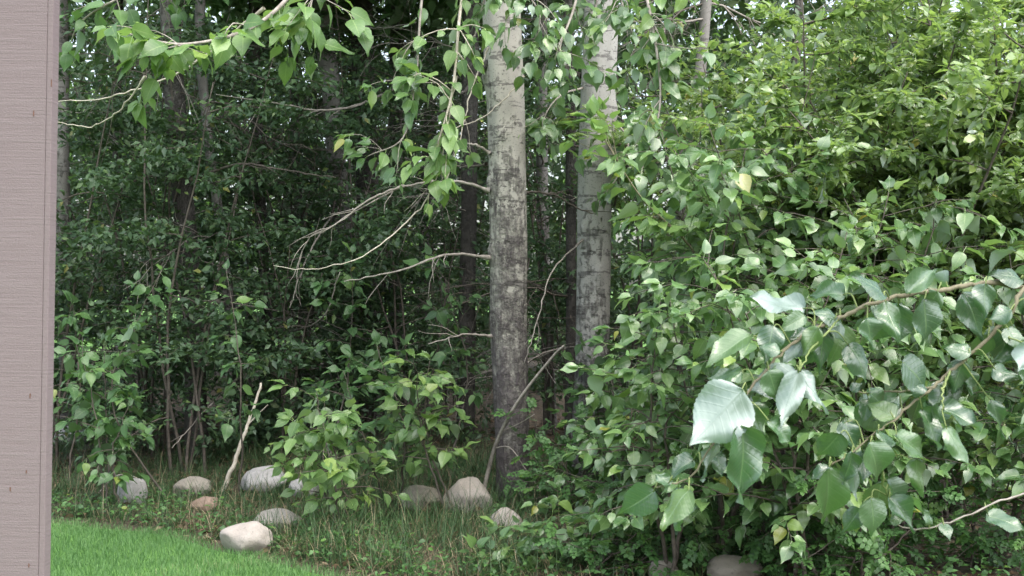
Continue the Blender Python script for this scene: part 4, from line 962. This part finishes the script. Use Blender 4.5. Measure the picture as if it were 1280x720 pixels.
CAMF, SKYF, UNDER, EDGEF = A(0.1, -0.75, 0.55), A(0.1, -0.6, 0.75), A(-0.1, 0.8, -0.5), A(0.3, -0.1, 0.95)
for base, tip, w, f in [
    ((182, 330), (60, 450), 124, UNDER), ((180, 405), (192, 566), 86, CAMF), ((296, 296), (190, 342), 68, UNDER), ((300, 290), (250, 416), 50, UNDER), ((300, 288), (352, 386), 36, UNDER),
    ((312, 160), (180, 143), 50, A(-0.1, 0.5, -0.8)), ((245, 195), (233, 276), 55, CAMF), ((300, 225), (262, 284), 26, UNDER), ((312, 175), (255, 205), 30, CAMF), ((350, 196), (350, 300), 40, CAMF),
    ((372, 182), (392, 228), 34, UNDER), ((400, 235), (462, 300), 60, CAMF), ((396, 132), (314, 120), 42, CAMF), ((440, 180), (462, 250), 50, SKYF), ((450, 150), (522, 196), 52, CAMF),
    ((560, 140), (577, 240), 70, SKYF), ((640, 126), (706, 232), 62, CAMF), ((766, 100), (702, 72), 56, SKYF), ((790, 235), (745, 300), 50, UNDER), ((612, 112), (572, 80), 40, A(0.4, 0.5, 0.6)),
    ((752, 38), (672, 82), 26, EDGEF), ((515, 270), (588, 335), 62, CAMF), ((598, 370), (686, 404), 58, SKYF), ((555, 370), (602, 452), 46, CAMF), ((605, 408), (672, 500), 46, CAMF),
    ((700, 350), (738, 436), 28, CAMF), ((386, 420), (338, 482), 56, A(0.2, -0.6, 0.3)), ((392, 395), (425, 470), 40, CAMF), ((445, 440), (478, 532), 84, CAMF), ((360, 490), (362, 632), 66, CAMF),
    ((415, 500), (412, 560), 24, UNDER), ((428, 578), (392, 636), 40, SKYF), ((450, 556), (466, 642), 54, SKYF), ((485, 555), (558, 620), 42, CAMF), ((500, 426), (582, 472), 42, CAMF),
    ((545, 475), (550, 556), 38, CAMF), ((72, 538), (-4, 612), 44, EDGEF), ((130, 440), (84, 516), 24, EDGEF), ((735, 200), (765, 246), 36, CAMF), ((705, 285), (762, 312), 36, CAMF),
    ((445, 335), (500, 380), 40, CAMF), ((180, 292), (104, 308), 36, SKYF), ((235, 395), (290, 440), 46, CAMF), ((410, 335), (432, 312), 22, SKYF), ((480, 135), (420, 70), 34, A(0.3, -0.4, 0.7)),
    ((525, 130), (600, 60), 40, CAMF), ((200, 215), (95, 258), 30, EDGEF), ((260, 250), (215, 235), 34, CAMF), ((590, 125), (545, 190), 44, CAMF), ((480, 145), (500, 230), 50, CAMF),
    ((560, 340), (520, 290), 46, CAMF), ((660, 255), (600, 230), 50, CAMF), ((640, 275), (700, 330), 46, CAMF), ((500, 390), (440, 350), 44, CAMF), ((340, 200), (300, 260), 36, CAMF),
    ((235, 290), (270, 360), 50, CAMF), ((150, 400), (105, 420), 34, CAMF), ((30, 530), (0, 500), 26, SKYF), ((490, 605), (520, 600), 18, CAMF), ((600, 610), (620, 640), 24, CAMF),
    ((575, 612), (560, 580), 24, CAMF), ((770, 118), (800, 190), 60, CAMF), ((745, 165), (690, 180), 44, CAMF), ((830, 140), (810, 230), 70, CAMF), ((820, 100), (780, 30), 50, SKYF),
    ((690, 108), (680, 180), 46, CAMF), ((385, 182), (330, 160), 34, SKYF), ((410, 460), (400, 530), 44, CAMF), ((460, 420), (520, 440), 36, SKYF), ((365, 490), (330, 520), 34, CAMF),
]: near_leaf(base, tip, w, f)
for (P, o_), cnt in zip(list(TW), (15, 13, 2, 4, 3, 4, 4, 5)):
    for k in range(cnt):
        q = P[int(rng.integers(4 if len(P) > 30 else 1, len(P)))]; x, y = tp(q); a = U(0.3, 2.9); ln = U(50, 110)
        if x > 860: continue
        near_leaf((x + 22 * math.cos(a), y + 16 * math.sin(a)), (x + (22 + ln) * math.cos(a), y + (16 + ln) * math.sin(a)), ln * U(0.45, 0.7), [CAMF, SKYF, CAMF, CAMF][int(rng.integers(4))] + rv(0.2), depth=U(0.0, 0.1))
# further sprays of the same young tree above and right of the frame
L = Leaves()
for k in range(9):
    z = U(1.9, 3.5); q = grow(fork(z), A(U(-0.4, 1), U(-0.5, 0.8), 0.4), U(0.4, 0.8), 9, 0.08, A(0, 0, -1), 0.05); x, y = topix(q)
    if ((x < 1290) & (y > -10)).any(): continue
    mb = MB(); mb.tube(q, np.linspace(0.005, 0.001, 9), 6); link("branch", mb.mesh("branch", M['twig_olive'], b), near); leaves_on(L, q, 0.11, 0.05, 0.2)
p, B, S = L.arrays(); x, y = topix(p); kk = (x > 1300) | (y < -40); joined("foliage", 'poplar', 'poplar_near', p[kk], B[kk], S[kk], near, b)
